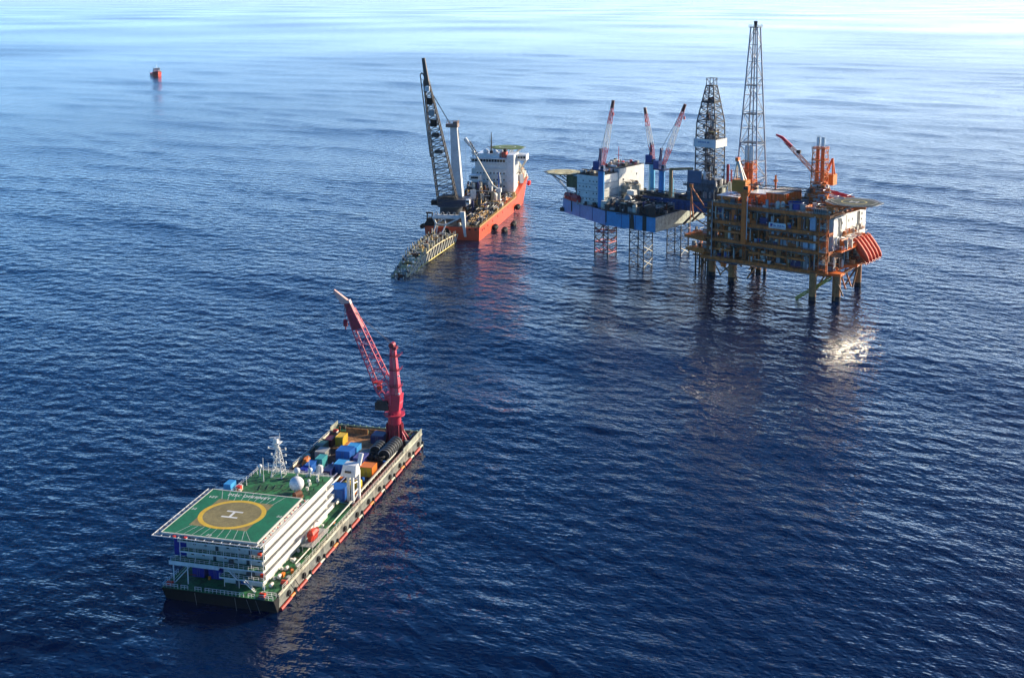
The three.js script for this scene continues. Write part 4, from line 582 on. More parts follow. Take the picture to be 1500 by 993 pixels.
// ---------------------------------------------------------------- supply ship far off
{
  const t = thing('supply_ship', 'small red supply ship alone in the far distance', 'ship', [-775, 0, -2590], -90 + 23);
  const red = paint('#c8361e', 'light', 0.5);
  part(t, 'hull', red, hullShape([[-58, 9, 8.6, 5], [-10, 9.4, 9, 5.4], [0, 9.4, 8.6, 9.5], [8, 8.4, 6, 10.5], [15, 4.6, 2, 11.4], [19, 0.4, 0.2, 12]], -3));
  part(t, 'forecastle_rail', M.white, g => g.rail([[0, 9.5, 9.2], [8, 10.5, 8.2], [15, 11.4, 4.4], [19, 12, 0], [15, 11.4, -4.4], [8, 10.5, -8.2], [0, 9.5, -9.2]], 1.6, 3, 0.2));
  const h = sub(t, 'deckhouse'); part(h, 'house', M.white, g => g.span(-14, 2, 9, 13.4, -7.4, 7.4)); part(h, 'wheelhouse', M.white, g => g.hexa([[-10, 13.4, -6.2], [0.6, 13.4, -6.2], [0.6, 13.4, 6.2], [-10, 13.4, 6.2], [-10, 17.6, -6.8], [1.6, 17.6, -6.8], [1.6, 17.6, 6.8], [-10, 17.6, 6.8]])); part(h, 'window', M.glass, g => g.span(1.2, 1.62, 15, 16.8, -5.8, 5.8)); part(h, 'mast', M.white, g => g.bar([-5, 17.6, 0], [-5, 26, 0], 0.5, 6, 0.2)); part(h, 'funnel', M.charcoal, g => { g.span(-15, -11, 13.4, 18, 4, 6.4); g.span(-15, -11, 13.4, 18, -6.4, -4); });
  part(t, 'bow_fender', M.black, g => g.path([[0, 8.6, -9.3], [8, 9.6, -8.3], [15, 10.6, -4.6], [19, 11, 0], [15, 10.6, 4.6], [8, 9.6, 8.3], [0, 8.6, 9.3]], 0.5, 6));
}

// ---------------------------------------------------------------- jack-up drilling rig
const RIG = [85.6, 0, -757], RIG_YAW = -37.5;
const onRig = (x, y, z) => { const a = THREE.MathUtils.degToRad(RIG_YAW); return [RIG[0] + x * Math.cos(a) + z * Math.sin(a), y, RIG[2] - x * Math.sin(a) + z * Math.cos(a)]; };
{
  const t = thing('jackup_rig', 'blue hulled jack-up drilling rig on three lattice legs with derrick', 'drilling rig', RIG, RIG_YAW), R = rng(2024);
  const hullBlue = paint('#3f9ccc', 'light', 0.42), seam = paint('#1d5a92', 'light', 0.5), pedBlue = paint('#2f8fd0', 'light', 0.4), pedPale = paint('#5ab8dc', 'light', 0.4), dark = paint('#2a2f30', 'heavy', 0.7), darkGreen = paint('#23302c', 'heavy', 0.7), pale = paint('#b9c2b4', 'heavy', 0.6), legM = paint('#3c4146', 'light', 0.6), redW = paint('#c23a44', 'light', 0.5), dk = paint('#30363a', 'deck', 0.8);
  const HULL = [[-60, 4.5], [-10, 28.5], [29, 30.5], [29, -34], [-10, -31.5], [-60, -8]];
  part(t, 'hull', hullBlue, g => g.prism(HULL, 26, 35.6));
  part(t, 'main_deck', dk, g => g.prism(HULL.map(([x, z]) => [x * 0.995, (z + 1.7) * 0.99 - 1.7]), 35.65, 35.9));
  for (const [i, k] of [[0, 0.42], [0, 0.72], [1, 0.02], [1, 0.34], [1, 0.62], [1, 0.82]]) { const a = HULL[i], b = HULL[i + 1], p = [a[0] + (b[0] - a[0]) * k, a[1] + (b[1] - a[1]) * k]; part(t, 'side_frame', seam, g => g.box(p[0], 26, p[1], 0.35, 9.6, 0.4)); }
  part(t, 'stern_plate', pale, g => g.span(29.02, 29.2, 26.05, 35.55, -33.8, 30.3), 'pale grey stern plating');
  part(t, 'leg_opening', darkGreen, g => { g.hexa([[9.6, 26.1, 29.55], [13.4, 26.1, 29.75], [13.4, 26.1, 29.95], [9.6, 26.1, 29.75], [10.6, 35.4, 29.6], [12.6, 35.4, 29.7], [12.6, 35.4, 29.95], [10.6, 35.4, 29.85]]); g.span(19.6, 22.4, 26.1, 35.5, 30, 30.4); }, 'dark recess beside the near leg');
  part(t, 'hull_rubbing_strip', dark, g => { const [a, b, c] = HULL; g.bar([a[0], 35.7, a[1]], [b[0], 35.7, b[1]], 0.3, 4); g.bar([b[0], 35.7, b[1]], [c[0], 35.7, c[1]], 0.3, 4); g.bar([-1, 34.6, 29.2], [8, 35.2, 29.8], 0.3, 4); });
  part(t, 'deck_rail', dark, g => { const [a, b, c] = HULL; g.rail([[a[0], 35.8, a[1]], [b[0], 35.8, b[1]], [c[0], 35.8, c[1]]], 1.3, 2.4, 0.1); });
  part(t, 'anchor_rack', dark, g => { g.span(-61.5, -58.5, 26.5, 29, 2, 6); g.path([[-59, 36, 3], [-74, 26, 6]], 0.15, 4); });
  for (const x of [-49, -9]) part(t, 'rub_pipe', dark, g => { const k = (x + 60) / 50, z = 4.5 + 24 * Math.min(1, k) + 0.3; g.bar([x, 28, z], [x, 36.5, z], 0.4, 5); });
  // three legs, seen below the hull
  [[-26, 2.5, 1], [15, 24.2, 0], [12.4, -28, 2]].forEach(([x, z, kind]) => {
    const l = sub(t, 'leg', ['near leg with dark lattice', 'leg with red bracing below the bow', 'far leg below the cantilever'][[1, 0, 2][[1, 0, 2].indexOf(kind)] === 1 ? 1 : kind === 0 ? 0 : 2]);
    lattice(l, sectionsAlong([x, -5, z], [x, 35.5, z], [1, 0, 0], [0, 0, 1], [[0, 5.3, 5.3], [1, 5.3, 5.3]], 7), 0.4, 0.16, legM, { style: 'x', chord: 'leg_chord', brace: 'leg_brace', seg: 7 });
    if (kind === 1) for (const y of [2, 9, 16]) part(l, 'painted_brace', redW, g => { const c = [[-5.3, -5.3], [5.3, -5.3], [5.3, 5.3], [-5.3, 5.3]]; for (let i = 0; i < 4; i++) { const a = c[i], b = c[(i + 1) % 4]; g.bar([x + a[0], y, z + a[1]], [x + b[0], y, z + b[1]], 0.36, 5); g.bar([x + a[0], y + 3, z + a[1]], [x + (a[0] + b[0]) / 2, y, z + (a[1] + b[1]) / 2], 0.28, 5); g.bar([x + b[0], y + 3, z + b[1]], [x + (a[0] + b[0]) / 2, y, z + (a[1] + b[1]) / 2], 0.28, 5); } });
    else for (const y of kind ? [1] : [2, 11]) part(l, 'painted_brace', M.cream, g => { g.bar([x + 5.4, y, z + 5.3], [x + 5.4, y + 4.6, z - 5.3], 0.3, 5); g.bar([x + 5.4, y + 4.6, z + 5.3], [x + 5.4, y, z - 5.3], 0.3, 5); });
  });
  // living quarters
  const q = sub(t, 'living_quarters', 'white living quarters with lit aft wall'), qw = M.cladding;
  part(q, 'block', qw, g => g.span(-37.5, -20.2, 36, 56, -2.8, 20.5)); part(q, 'block', qw, g => g.span(-40, -19.4, 36, 58.4, -35, -2.9));
  part(q, 'aft_wall', qw, g => g.span(-20.2, -19.9, 36.1, 55.9, -2.8, 20.4));
  for (let r = 0; r < 4; r++) for (let k = 0; k < 6; k++) if ((r * 5 + k * 3) % 7 > 1) part(q, 'window', M.glass, g => g.span(-35.6 + k * 2.7, -34.9 + k * 2.7, 39.9 + r * 4, 40.7 + r * 4, 20.4, 20.62));
  for (const y of [41, 45.6, 50.2]) part(q, 'deck_line', M.grey, g => { g.span(-19.88, -19.55, y, y + 0.3, -2.6, 20.4); g.span(-37.6, -20.2, y, y + 0.25, 20.52, 20.9); });
  for (const [z, y] of [[-12, 40], [-22, 40], [-30, 44], [-9, 50], [-26, 52]]) part(q, 'window', M.glass, g => g.span(-19.42, -19.3, y, y + 1.4, z, z + 1.2));
  part(q, 'roof', dark, g => { g.span(-37.4, -20.4, 56, 56.2, -2.6, 20.3); g.span(-39.8, -19.6, 58.4, 58.6, -34.8, -3); });
  clutter(q, R, [-37, -21, 56.2, -1, 19.6], 34, 3.2, [dark, M.charcoal, M.grey, M.rust, M.cream], { size: 0.9 }); clutter(q, R, [-39, -21, 58.6, -34, -4], 34, 2.8, [dark, M.rust, M.white, redW, M.grey], { size: 0.9 });
  part(q, 'roof_rail', dark, g => { g.rail([[-37.4, 56.2, 20.3], [-20.4, 56.2, 20.3], [-20.4, 56.2, -2.6]], 1.2, 1.8, 0.1); g.rail([[-19.7, 58.6, -3], [-19.7, 58.6, -34.8]], 1.2, 2, 0.1); });
  part(q, 'roof_mast', redW, g => g.bar([-27, 58.4, -14], [-27, 72, -14], 0.35, 5, 0.15).bar([-29.5, 66, -14], [-24.5, 66, -14], 0.15, 4));
  part(q, 'aft_annex', paint('#b9b3a0', 'heavy'), g => { g.span(-19.4, -12.5, 36, 46.5, -20, -6); g.span(-19.4, -13.4, 46.5, 47, -20.2, -5.8); g.bar([-13, 36, -2], [-13, 43, -2], 2.3, 14, 2.3, true); });
  clutter(q, R, [-19, -13.6, 47, -20, -6], 14, 2.6, [M.rust, dark, M.grey, M.cream], { size: 0.9 });
  part(q, 'stained_wall', paint('#dcd7c8', 'heavy'), g => g.span(-19.5, -19.1, 36.1, 41.6, -34.8, -20.5));
  // helideck over the bow
  const h = sub(t, 'helideck', 'cream octagonal helideck over the bow');
  part(h, 'deck_plate', paint('#d3cda2', 'deck', 0.8), g => g.prism(radialPoly(-59, 5, 12.6, 8, Math.PI / 8), 53.4, 54)); part(h, 'net', dark, g => { const w = radialPoly(-59, 5, 14, 8, Math.PI / 8), v = radialPoly(-59, 5, 12.6, 8, Math.PI / 8); for (let i = 0; i < 8; i++) { g.bar([w[i][0], 53.6, w[i][1]], [w[(i + 1) % 8][0], 53.6, w[(i + 1) % 8][1]], 0.2, 4); g.bar([w[i][0], 53.6, w[i][1]], [v[i][0], 53.5, v[i][1]], 0.2, 4); } });
  part(h, 'ring', M.yellow, g => ring(g, -59, 54.03, 5, 5.6, 6.2, 40)); part(h, 'support_box', paint('#55603a', 'heavy'), g => g.span(-52, -42, 45, 53, 2, 12));
  for (let i = 0; i < 10; i++) part(h, 'support_strut', i % 2 ? M.white : dark, g => { const a = i / 10 * 6.283; g.bar([-59 + Math.cos(a) * 11, 53.4, 5 + Math.sin(a) * 11], [-50 + Math.cos(a) * 5, i % 2 ? 42 : 47, 6 + Math.sin(a) * 5], 0.35, 5); });
  part(h, 'access_bridge', M.white, g => g.span(-47, -37.5, 52.8, 53.4, 8, 11)); part(h, 'wind_box', M.white, g => g.box(-45, 54, 2, 2.4, 2.6, 4.2));
  part(h, 'equipment', M.greyDark, g => { g.span(-48, -40, 40, 41, 4, 18); g.box(-44, 41, 8, 3, 4, 4); });
  // three pedestal cranes
  const crane = (x, z, pm, tipP, label, ang) => {
    const c = sub(t, 'pedestal_crane', label);
    part(c, 'pedestal', pm, g => g.bar([x, 35.8, z], [x, 60.5, z], 2.1, 16, 2.1)); part(c, 'slew_platform', M.navy, g => g.box(x - 0.6, 60.5, z, 8.6, 1, 6.4, ang)); part(c, 'machinery_house', paint('#173f86', 'light', 0.5), g => g.box(x - 2.6, 61.5, z, 4.6, 5, 5.4, ang)); part(c, 'operator_cab', paint('#274f7e'), g => g.box(x + 2.8, 61.4, z + 2.6, 2.4, 3, 2.2, ang)); part(c, 'cab_window', M.glass, g => g.box(x + 2.9, 62.4, z + 3.75, 1.8, 1.4, 0.1, ang));
    part(c, 'king_post', M.navy, g => { g.bar([x - 2, 62, z - 1.3], [x - 0.6, 74, z - 0.6], 0.5, 6); g.bar([x - 2, 62, z + 1.3], [x - 0.6, 74, z + 0.6], 0.5, 6); g.box(x - 0.6, 73.4, z, 1.2, 1.6, 2.4); });
    const a = [x + 1, 63.5, z], d = new THREE.Vector3(...tipP).sub(new THREE.Vector3(...a)).normalize(), e = new THREE.Vector3(0, 0, 1).cross(d).normalize(), w = d.clone().cross(e);
    const secs = (p, r, s0, s1) => sectionsAlong(p, r, e.toArray(), w.toArray(), [[0, s0, s0], [1, s1, s1]], 5);
    const p1 = mix3(a, tipP, 0.3), p2 = mix3(a, tipP, 0.68);
    lattice(c, secs(a, p1, 0.7, 1.3), 0.2, 0.09, redW, { chord: 'boom_chord', brace: 'boom_lacing' }); lattice(c, secs(p1, p2, 1.3, 1.1), 0.2, 0.09, M.white, { chord: 'boom_chord', brace: 'boom_lacing' }); lattice(c, secs(p2, tipP, 1.1, 0.6), 0.2, 0.1, redW, { chord: 'boom_chord', brace: 'boom_lacing' });
    part(c, 'boom_head', paint('#7a4a3a', 'heavy'), g => g.bar(mix3(a, tipP, 0.93), add3(tipP, d.toArray(), 2), 1.2, 6, 1, true)); part(c, 'luffing_wire', M.wire, g => { for (const s of [-0.6, 0.6]) g.bar([x - 0.6, 74.6, z + s], tipP, 0.08, 3); }); part(c, 'hook_block', redW, g => { g.bar(add3(tipP, [0.4, 0, 0]), add3(tipP, [0.4, -6, 0]), 0.07, 3); g.box(tipP[0] + 0.4, tipP[1] - 8, tipP[2], 0.9, 2, 0.9); });
  };
  crane(-17.3, 22, pedBlue, [-11, 104.6, 19], 'blue pedestal crane beside the living quarters', 0); crane(-7, -25, pedPale, [-13, 96.6, -25], 'pedestal crane farthest from the viewer', 0.5); crane(13, -4, pedBlue, [28, 102.6, -5], 'pedestal crane leaning towards the derrick', -0.2);
  // main deck machinery
  const gear = sub(t, 'deck_gear', 'crowded machinery on the rig deck'), pal = [dark, dark, darkGreen, M.charcoal, M.greyDark, M.rust, M.grey, dark, M.navy, M.cream, darkGreen, M.charcoal, dark]; clutter(gear, R, [-12, 29, 36, 14, 29], 150, 5, [dark, darkGreen, M.charcoal, dark, M.greyDark, M.rust, M.grey], { size: 0.8, pipes: 0.5 });
  clutter(gear, R, [-16, 28, 35.9, 8, 27], 130, 7, pal, { size: 1.25, pipes: 0.45 }); clutter(gear, R, [-14, 28, 38, 4, 26], 60, 5, [M.cream, M.grey, dark, M.white, M.rust, M.steel], { size: 0.7, pipes: 0.6 }); clutter(gear, R, [-16, 28, 35.9, -32, 8], 130, 8, pal, { size: 1.5, pipes: 0.35 }); clutter(gear, R, [-50, -18, 35.9, 3, 12], 24, 3, [dark, M.cream, M.grey, M.teal, redW], { size: 0.9 }); clutter(gear, R, [-36, -18, 36, 20.6, 22.5], 18, 4, [dark, M.grey, M.teal, M.cream], { size: 0.7, pipes: 0.5 });
  part(gear, 'deckhouse', paint('#3a4a52', 'heavy'), g => g.span(2, 26, 36, 42, -30, -17)); part(gear, 'deckhouse', dark, g => g.span(-2, 12, 36, 41.5, 12, 22)); part(gear, 'control_cabin', M.white, g => g.box(-6, 43, 2, 5.4, 3, 4)); part(gear, 'cabin_post', dark, g => { for (const s of [-2, 2]) g.bar([-6 + s, 35.9, 2], [-6 + s, 43, 2], 0.3, 5); }); part(gear, 'round_tank', M.grey, g => g.ball(-1.5, 42, 14, 2.8, 14, 10).bar([-1.5, 36, 14], [-1.5, 40, 14], 1.4, 10)); for (let k = 0; k < 18; k++) piece(gear, 'flood_lamp', 'box', M.white, -14 + R() * 42, 37 + R() * 6, 2 + R() * 26, 0.7, 0.6, 0.5); part(gear, 'deck_lamp', M.white, g => g.ball(4, 37.4, 28.4, 0.8, 8, 6)); part(gear, 'pipe_boom', paint('#a88a5a'), g => { g.bar([21, 62, -2], [36, 63.4, -4], 0.9, 6); g.bar([21, 44, -2], [21, 62.6, -2], 1.2, 10); }); part(gear, 'post', pedPale, g => g.bar([21, 36, -3], [21, 56, -3], 1.4, 12));
  // cantilever, drill floor and derrick
  const c = sub(t, 'cantilever', 'blue cantilever carrying the drill floor'), cb = paint('#1b4a86', 'heavy', 0.5);
  for (const z of [0.5, -15.5]) { part(c, 'girder', cb, g => g.span(2, 61, 36.6, 43.2, z - 1, z + 1)); for (let x = 4; x < 61; x += 3) part(c, 'girder_rib', cb, g => g.box(x, 36.8, z + (z > -5 ? 1.15 : -1.15), 0.35, 6.2, 0.3)); }
  part(c, 'deck', dark, g => g.span(2, 61, 43.2, 43.8, -16.5, 1.5)); part(c, 'underside_beam', dark, g => { for (let x = 6; x < 60; x += 6) g.span(x, x + 0.8, 36.2, 37.4, -14.5, -0.5); g.bar([40, 36, -2], [31, 27, -2], 0.7, 6); g.bar([40, 36, -13], [31, 27, -13], 0.7, 6); });
  clutter(c, R, [4, 34, 43.8, -15, 0.8], 46, 4, pal, { size: 1.2, pipes: 0.5 });
  const s = sub(t, 'drill_floor', 'blue grey drill floor substructure'), sg = paint('#4d6474', 'heavy', 0.6);
  part(s, 'lower_block', sg, g => g.span(34, 53.5, 43.8, 53, -14.5, -0.2)); part(s, 'floor_plate', paint('#3f5560', 'heavy'), g => g.span(32, 56.5, 53, 54, -17, 1.5)); part(s, 'wind_wall', paint('#3f6484', 'light'), g => { g.span(35, 45, 54, 63, 0.6, 1.2); }, 'blue wind wall'); part(s, 'wind_wall', sg, g => { g.span(34.8, 35.2, 54, 62, -14, 1); g.span(45, 55, 54, 58, 0.6, 1); }); part(s, 'pale_wall', pale, g => g.span(56.2, 56.7, 48, 55.4, -26, -13.5), 'pale ribbed wall'); for (let k = 0; k < 6; k++) part(s, 'wall_rib', pale, g => g.box(56.9, 48.2, -25 + k * 2, 0.3, 7, 0.25)); part(s, 'column', pale, g => { for (const z of [-1, -7, -12.5]) g.bar([54.6, 43.8, z], [55.6, 54, z], 0.8, 6); }); part(s, 'mud_tank', pale, g => g.span(54.4, 56, 44, 52, -11, -8)); part(s, 'red_post', redW, g => g.bar([55, 54, -15.5], [55, 66.5, -15.5], 0.9, 8).bar([56.5, 54, -17.5], [56.5, 63, -17.5], 0.5, 6)); part(s, 'white_tank', M.white, g => g.bar([46.6, 54, -0.4], [46.6, 63, -0.4], 0.9, 10, 0.9, true));
  clutter(s, R, [36, 55, 54, -15, 0.4], 50, 6, [dark, M.grey, M.greyDark, M.white, M.rust, sg], { size: 1, pipes: 0.4 }); clutter(s, R, [34, 56, 46, 0.2, 1.6], 24, 6, [dark, sg, M.greyDark, M.grey], { size: 0.8, pipes: 0.4 }); part(s, 'rail', dark, g => g.rail([[32, 54, 1.5], [56.5, 54, 1.5], [56.5, 54, -17]], 1.2, 1.8, 0.1));
  const d = sub(t, 'derrick', 'dark lattice drilling derrick with white banner'), dm = paint('#3c4046', 'light', 0.55), x = 46.4, z = -7;
  lattice(d, sectionsAlong([x, 54, z], [x, 117, z], [1, 0, 0], [0, 0, 1], [[0, 6.9, 6.6], [0.5, 6.8, 6.5], [0.64, 6.5, 6.2], [1, 2.6, 2.6]], 14), 0.45, 0.24, dm, { style: 'x', chord: 'derrick_leg', brace: 'derrick_brace', mb: paint('#565a60', 'light', 0.55) });
  lattice(d, sectionsAlong([x - 1.6, 56, z - 1.6], [x - 1.6, 106, z - 1.6], [1, 0, 0], [0, 0, 1], [[0, 1.5, 1.5], [1, 1.3, 1.3]], 12), 0.2, 0.12, paint('#4a3a38'), { style: 'z', chord: 'guide_rail', brace: 'guide_brace' });
  for (let k = 0; k < 26; k++) piece(d, 'derrick_fitting', R() < 0.5 ? 'box' : 'cyl', [dark, M.charcoal, M.rust, M.greyDark, M.grey][k % 5], x - 4 + R() * 8, 58 + R() * 42, z - 4 + R() * 8, 0.5 + R() * 1.4, 1 + R() * 5, 0.5 + R() * 1.4); part(d, 'crown_platform', dark, g => { g.box(x, 106.5, z, 9.6, 0.8, 9.4); g.box(x, 117, z, 5.6, 0.5, 5.6); }); lattice(d, sectionsAlong([x, 117.2, z], [x, 122, z], [1, 0, 0], [0, 0, 1], [[0, 2.4, 2.4], [1, 2.4, 2.4]], 1), 0.25, 0.16, dm, { chord: 'crown_post', brace: 'crown_brace' });
  part(d, 'crown_block', M.rust, g => g.bar([x - 1.6, 108.6, z], [x + 1.6, 108.6, z], 1.4, 12, 1.4, true)); part(d, 'travelling_block', M.rust, g => { g.box(x + 0.4, 86, z + 0.4, 2, 5, 1.4); g.bar([x + 0.4, 91, z + 0.4], [x + 0.4, 107, z], 0.12, 4); }); part(d, 'monkey_board', paint('#b09a62'), g => { g.box(x + 3.4, 88, z + 3, 5, 0.6, 6.5); g.rail([[x + 1, 88.6, z + 6.2], [x + 5.8, 88.6, z + 6.2]], 1.2, 1.4, 0.1); }); part(d, 'pipe_stand', M.greyDark, g => { for (let i = 0; i < 9; i++) g.bar([x - 4.5 + i * 0.7, 55, z - 3 + (i % 3) * 0.5], [x - 4.2 + i * 0.7, 82, z - 3 + (i % 3) * 0.5], 0.14, 4); });
  for (const y of [66, 72, 95]) part(d, 'derrick_platform', M.charcoal, g => g.box(x - 2, y, z - 2, 7, 0.5, 7));
  // banner box round the derrick
  part(d, 'banner_panel', M.white, g => g.span(x - 8, x + 7.6, 78.4, 83.6, z + 7.2, z + 7.45), 'white banner facing the viewer'); part(d, 'banner_panel', M.white, g => g.span(x + 7.65, x + 7.9, 78.4, 83.6, z - 7.6, z + 7.45), 'white sunlit banner'); part(d, 'banner_panel', M.white, g => g.span(x - 8, x + 7.6, 78.4, 83.6, z - 7.8, z - 7.55));
  part(d, 'banner_mark', paint('#2a6aa8'), g => { const m = [0.5, 0.35, 0.5, 0.3, 0.45, 0.4, 0.35, 0.5, 0, 0.6, 0.5]; m.forEach((w, i) => { if (w) g.span(x - 4.6 + i * 0.72, x - 4.6 + i * 0.72 + w, 81.2, 82.2, z + 7.46, z + 7.5); }); }, 'blurred blue lettering');
}
for (const [x, z, label] of [[-45.5, 13.6, 'red enclosed lifeboat at the bow, left of the pair under the quarters'], [-37, 18, 'red enclosed lifeboat, right of the pair under the quarters']]) {
  const b = thing('rig_lifeboat', label, 'lifeboat', onRig(x - 1, 38.9, z + 2.4), RIG_YAW - 24, 'red lifeboats on the jack-up rig'), m = paint('#b02a36');
  part(b, 'boat_hull', m, hullShape([[-5, 1.5, 1.1, 1.2], [-2.4, 2.1, 1.5, 1.1], [2.4, 2.1, 1.5, 1.1], [5, 0.5, 0.3, 1.5]], -1.4)); part(b, 'canopy', m, g => g.hexa([[-4.8, 1.15, -1.9], [4, 1.15, -1.9], [4, 1.15, 1.9], [-4.8, 1.15, 1.9], [-3.8, 3.2, -1.2], [2.4, 3.2, -1.2], [2.4, 3.2, 1.2], [-3.8, 3.2, 1.2]])); part(b, 'window', M.glass, g => g.box(-2.6, 2.1, 1.66, 1, 0.5, 0.1)); part(b, 'davit', M.grey, g => { for (const q of [-2.6, 2.6]) g.path([[q, -3.2, -2.2], [q, 4, -2], [q, 4.2, 0.2], [q, 2.4, 0.2]], 0.25, 5); });
}

// ---------------------------------------------------------------- orange production platform
const PLAT = [186.6, 0, -646.6], PLAT_YAW = -37.5;
const onPlat = (x, y, z) => { const a = THREE.MathUtils.degToRad(PLAT_YAW); return [PLAT[0] + x * Math.cos(a) + z * Math.sin(a), y, PLAT[2] - x * Math.sin(a) + z * Math.cos(a)]; };
{
  const t = thing('production_platform', 'orange offshore production platform on yellow piles with many decks', 'oil platform', PLAT, PLAT_YAW), R = rng(555);
  const or = paint('#e0792a', 'heavy', 0.5), orB = paint('#f07826', 'light', 0.42), orD = paint('#b5612a', 'heavy', 0.6), brown = paint('#85502f', 'heavy', 0.7), ochre = paint('#b47a42', 'heavy', 0.6), splash = paint('#1c1d1a', 'heavy', 0.8), dim = paint('#8a6c52', 'heavy', 0.8), paleBlue = paint('#a8bac6'), red = paint('#cf2a3c', 'light', 0.45), dkGrey = paint('#565450', 'heavy', 0.7), roofW = paint('#dcd8cc', 'deck', 0.7);
  const gearPal = [M.greyDark, M.grey, dkGrey, or, or, orD, M.steel, M.cream, brown, ochre, or, orB, orD];
  const under = sub(t, 'under_deck_piping', 'pipes and caissons below the cellar deck'), decks0 = () => under;
  // piles
  const pile = (x, z, top, r, braces = [], label) => {
    const p = sub(t, 'pile', label); part(p, 'tube', ochre, g => g.bar([x, 2.6, z], [x, top, z], r, 16, r, true)); part(p, 'splash_zone', splash, g => g.bar([x, -5, z], [x, 2.6, z], r + 0.05, 16, r + 0.05)); for (const [q, rr, m] of braces) part(p, 'brace', m ?? ochre, g => g.bar(q[0], q[1], rr, 8, rr, true));
  };
  pile(0, 0, 14.5, 2.4, [[[[0.4, 11.5, 2], [0.2, 0.5, 3.4]], 0.4], [[[0.8, 11.5, 1.6], [4.6, 3.4, 1.2]], 0.4], [[[0, 13.2, 0], [-3.2, 14, -41]], 1.0, or], [[[-2.6, 14.4, -1], [-11, 15.4, 7]], 0.9, or]], 'free standing front pile at the right corner');
  pile(-11, 8, 16, 2.1, [[[[-11, 3, 8], [-6, 14, 4]], 0.45]]); pile(-3.2, -41, 15, 1.9, [[[[-3.4, 13, -40], [-9, 1, -36]], 0.5], [[[-3, 13, -39.4], [-3, 1, -32]], 0.5]], 'rear pile at the right side');
  pile(-12, -30, 16, 1.8); pile(-70.2, -7.2, 16, 2.2, [[[[-69.4, 9.5, -5.2], [-64, 1.2, -3]], 0.4], [[[-71.6, 9, -6], [-79, 2.4, -8]], 0.4], [[[-68.4, 12.6, -6], [-62, 15.4, -9]], 0.7]]); pile(-87, -13, 16, 2.1, [[[[-86, 10, -12], [-79, 1.6, -10]], 0.45]]); pile(-66.3, -36, 16, 1.7, [[[[-66.5, 10, -35], [-71, 2, -32]], 0.4]]); pile(-72, -40, 16, 1.3); pile(-61, -34, 16, 1); pile(-84, -38, 16, 1.6);
  for (let i = 0; i < 9; i++) part(t, 'conductor', i % 3 ? dkGrey : splash, g => g.bar([-98 + (i % 3) * 4.2, -5, -22 + Math.floor(i / 3) * 5], [-98 + (i % 3) * 4.2, 17, -22 + Math.floor(i / 3) * 5], 0.55, 8));
  for (const [a, b] of [[[-98, 13, -20], [-87, 3, -13]], [[-98, 2, -16], [-88, 13, -13]], [[-90, 14, -22], [-84, 2, -38]], [[-100, 12, -12], [-92, 12, -12]]]) part(t, 'jacket_brace', ochre, g => g.bar(a, b, 0.55, 7));
  part(t, 'jacket_node', orB, g => { g.bar([-76.5, 8, -8], [-76, 14, -8], 1.8, 12, 2.2); g.bar([-63.5, 10, -32], [-63, 16, -32], 2.4, 12, 2.4); }, 'red orange node below the deck'); part(t, 'caisson', M.navy, g => g.span(-73, -64, 11.4, 15.6, -10, -2), 'dark blue caisson under the left deck');
  part(t, 'dark_hatch', brown, g => g.span(-82, -73, 11.6, 15.7, -18, -4)); part(t, 'pile_cap', orB, g => g.box(-1.5, 14.5, -1.5, 8.5, 1.4, 6)); part(t, 'pile_cap', orB, g => g.bar([-3.2, 14.4, -41], [-3.2, 17, -41], 2.6, 14, 2.2, true));
  for (const [a, b, r] of [[[-70, 14, -7], [-87, 14, -13], 0.7], [[-70, 4, -7], [-87, 13, -13], 0.5], [[-70, 13, -7], [-66, 3, -36], 0.5], [[-66, 14, -36], [-84, 14, -38], 0.6], [[-11, 13.6, 8], [-12, 13.6, -30], 0.7], [[-11, 4, 8], [-12, 13, -30], 0.5], [[-3.2, 13.6, -41], [-12, 13.6, -30], 0.7], [[-61, 14, -34], [-60, 3, -8], 0.5], [[-78, 15, -10], [-74, 5, -28], 0.45], [[-92, 14, -14], [-87, 4, -13], 0.5], [[-60, 15.5, 0], [-60, 15.5, -40], 0.8]]) part(t, 'jacket_brace', ochre, g => g.bar(a, b, r, 8)); clutter(decks0(), R, [-84, -58, 11.5, -30, 2], 46, 3.6, [or, brown, dkGrey, orD, M.steel, ochre], { size: 1, pipes: 0.7 }); clutter(decks0(), R, [-30, -6, 12.6, -30, 2], 26, 2.4, [or, brown, dkGrey, orD, M.steel], { size: 1, pipes: 0.75 });
  part(t, 'boat_fender', or, g => { for (const z of [-6, -14, -22]) g.bar([-4, 14, z], [0, 4, z], 0.5, 6); });
  // landing ramp: a yellow lattice gangway down to the water
  const gw = sub(t, 'gangway', 'yellow lattice gangway hanging to the water'), gy = paint('#b5b22a', 'heavy', 0.6);
  lattice(gw, sectionsAlong([-20, 0.2, 10.5], [-1.5, 14, 4], [0.33, 0, 0.94], [-0.5, 0.8, 0.1], [[0, 1.3, 0.6], [1, 1.3, 0.6]], 12), 0.2, 0.11, gy, { chord: 'rail', brace: 'lacing' });
  // decks
  const DY = [15.6, 27.6, 38.6, 49];
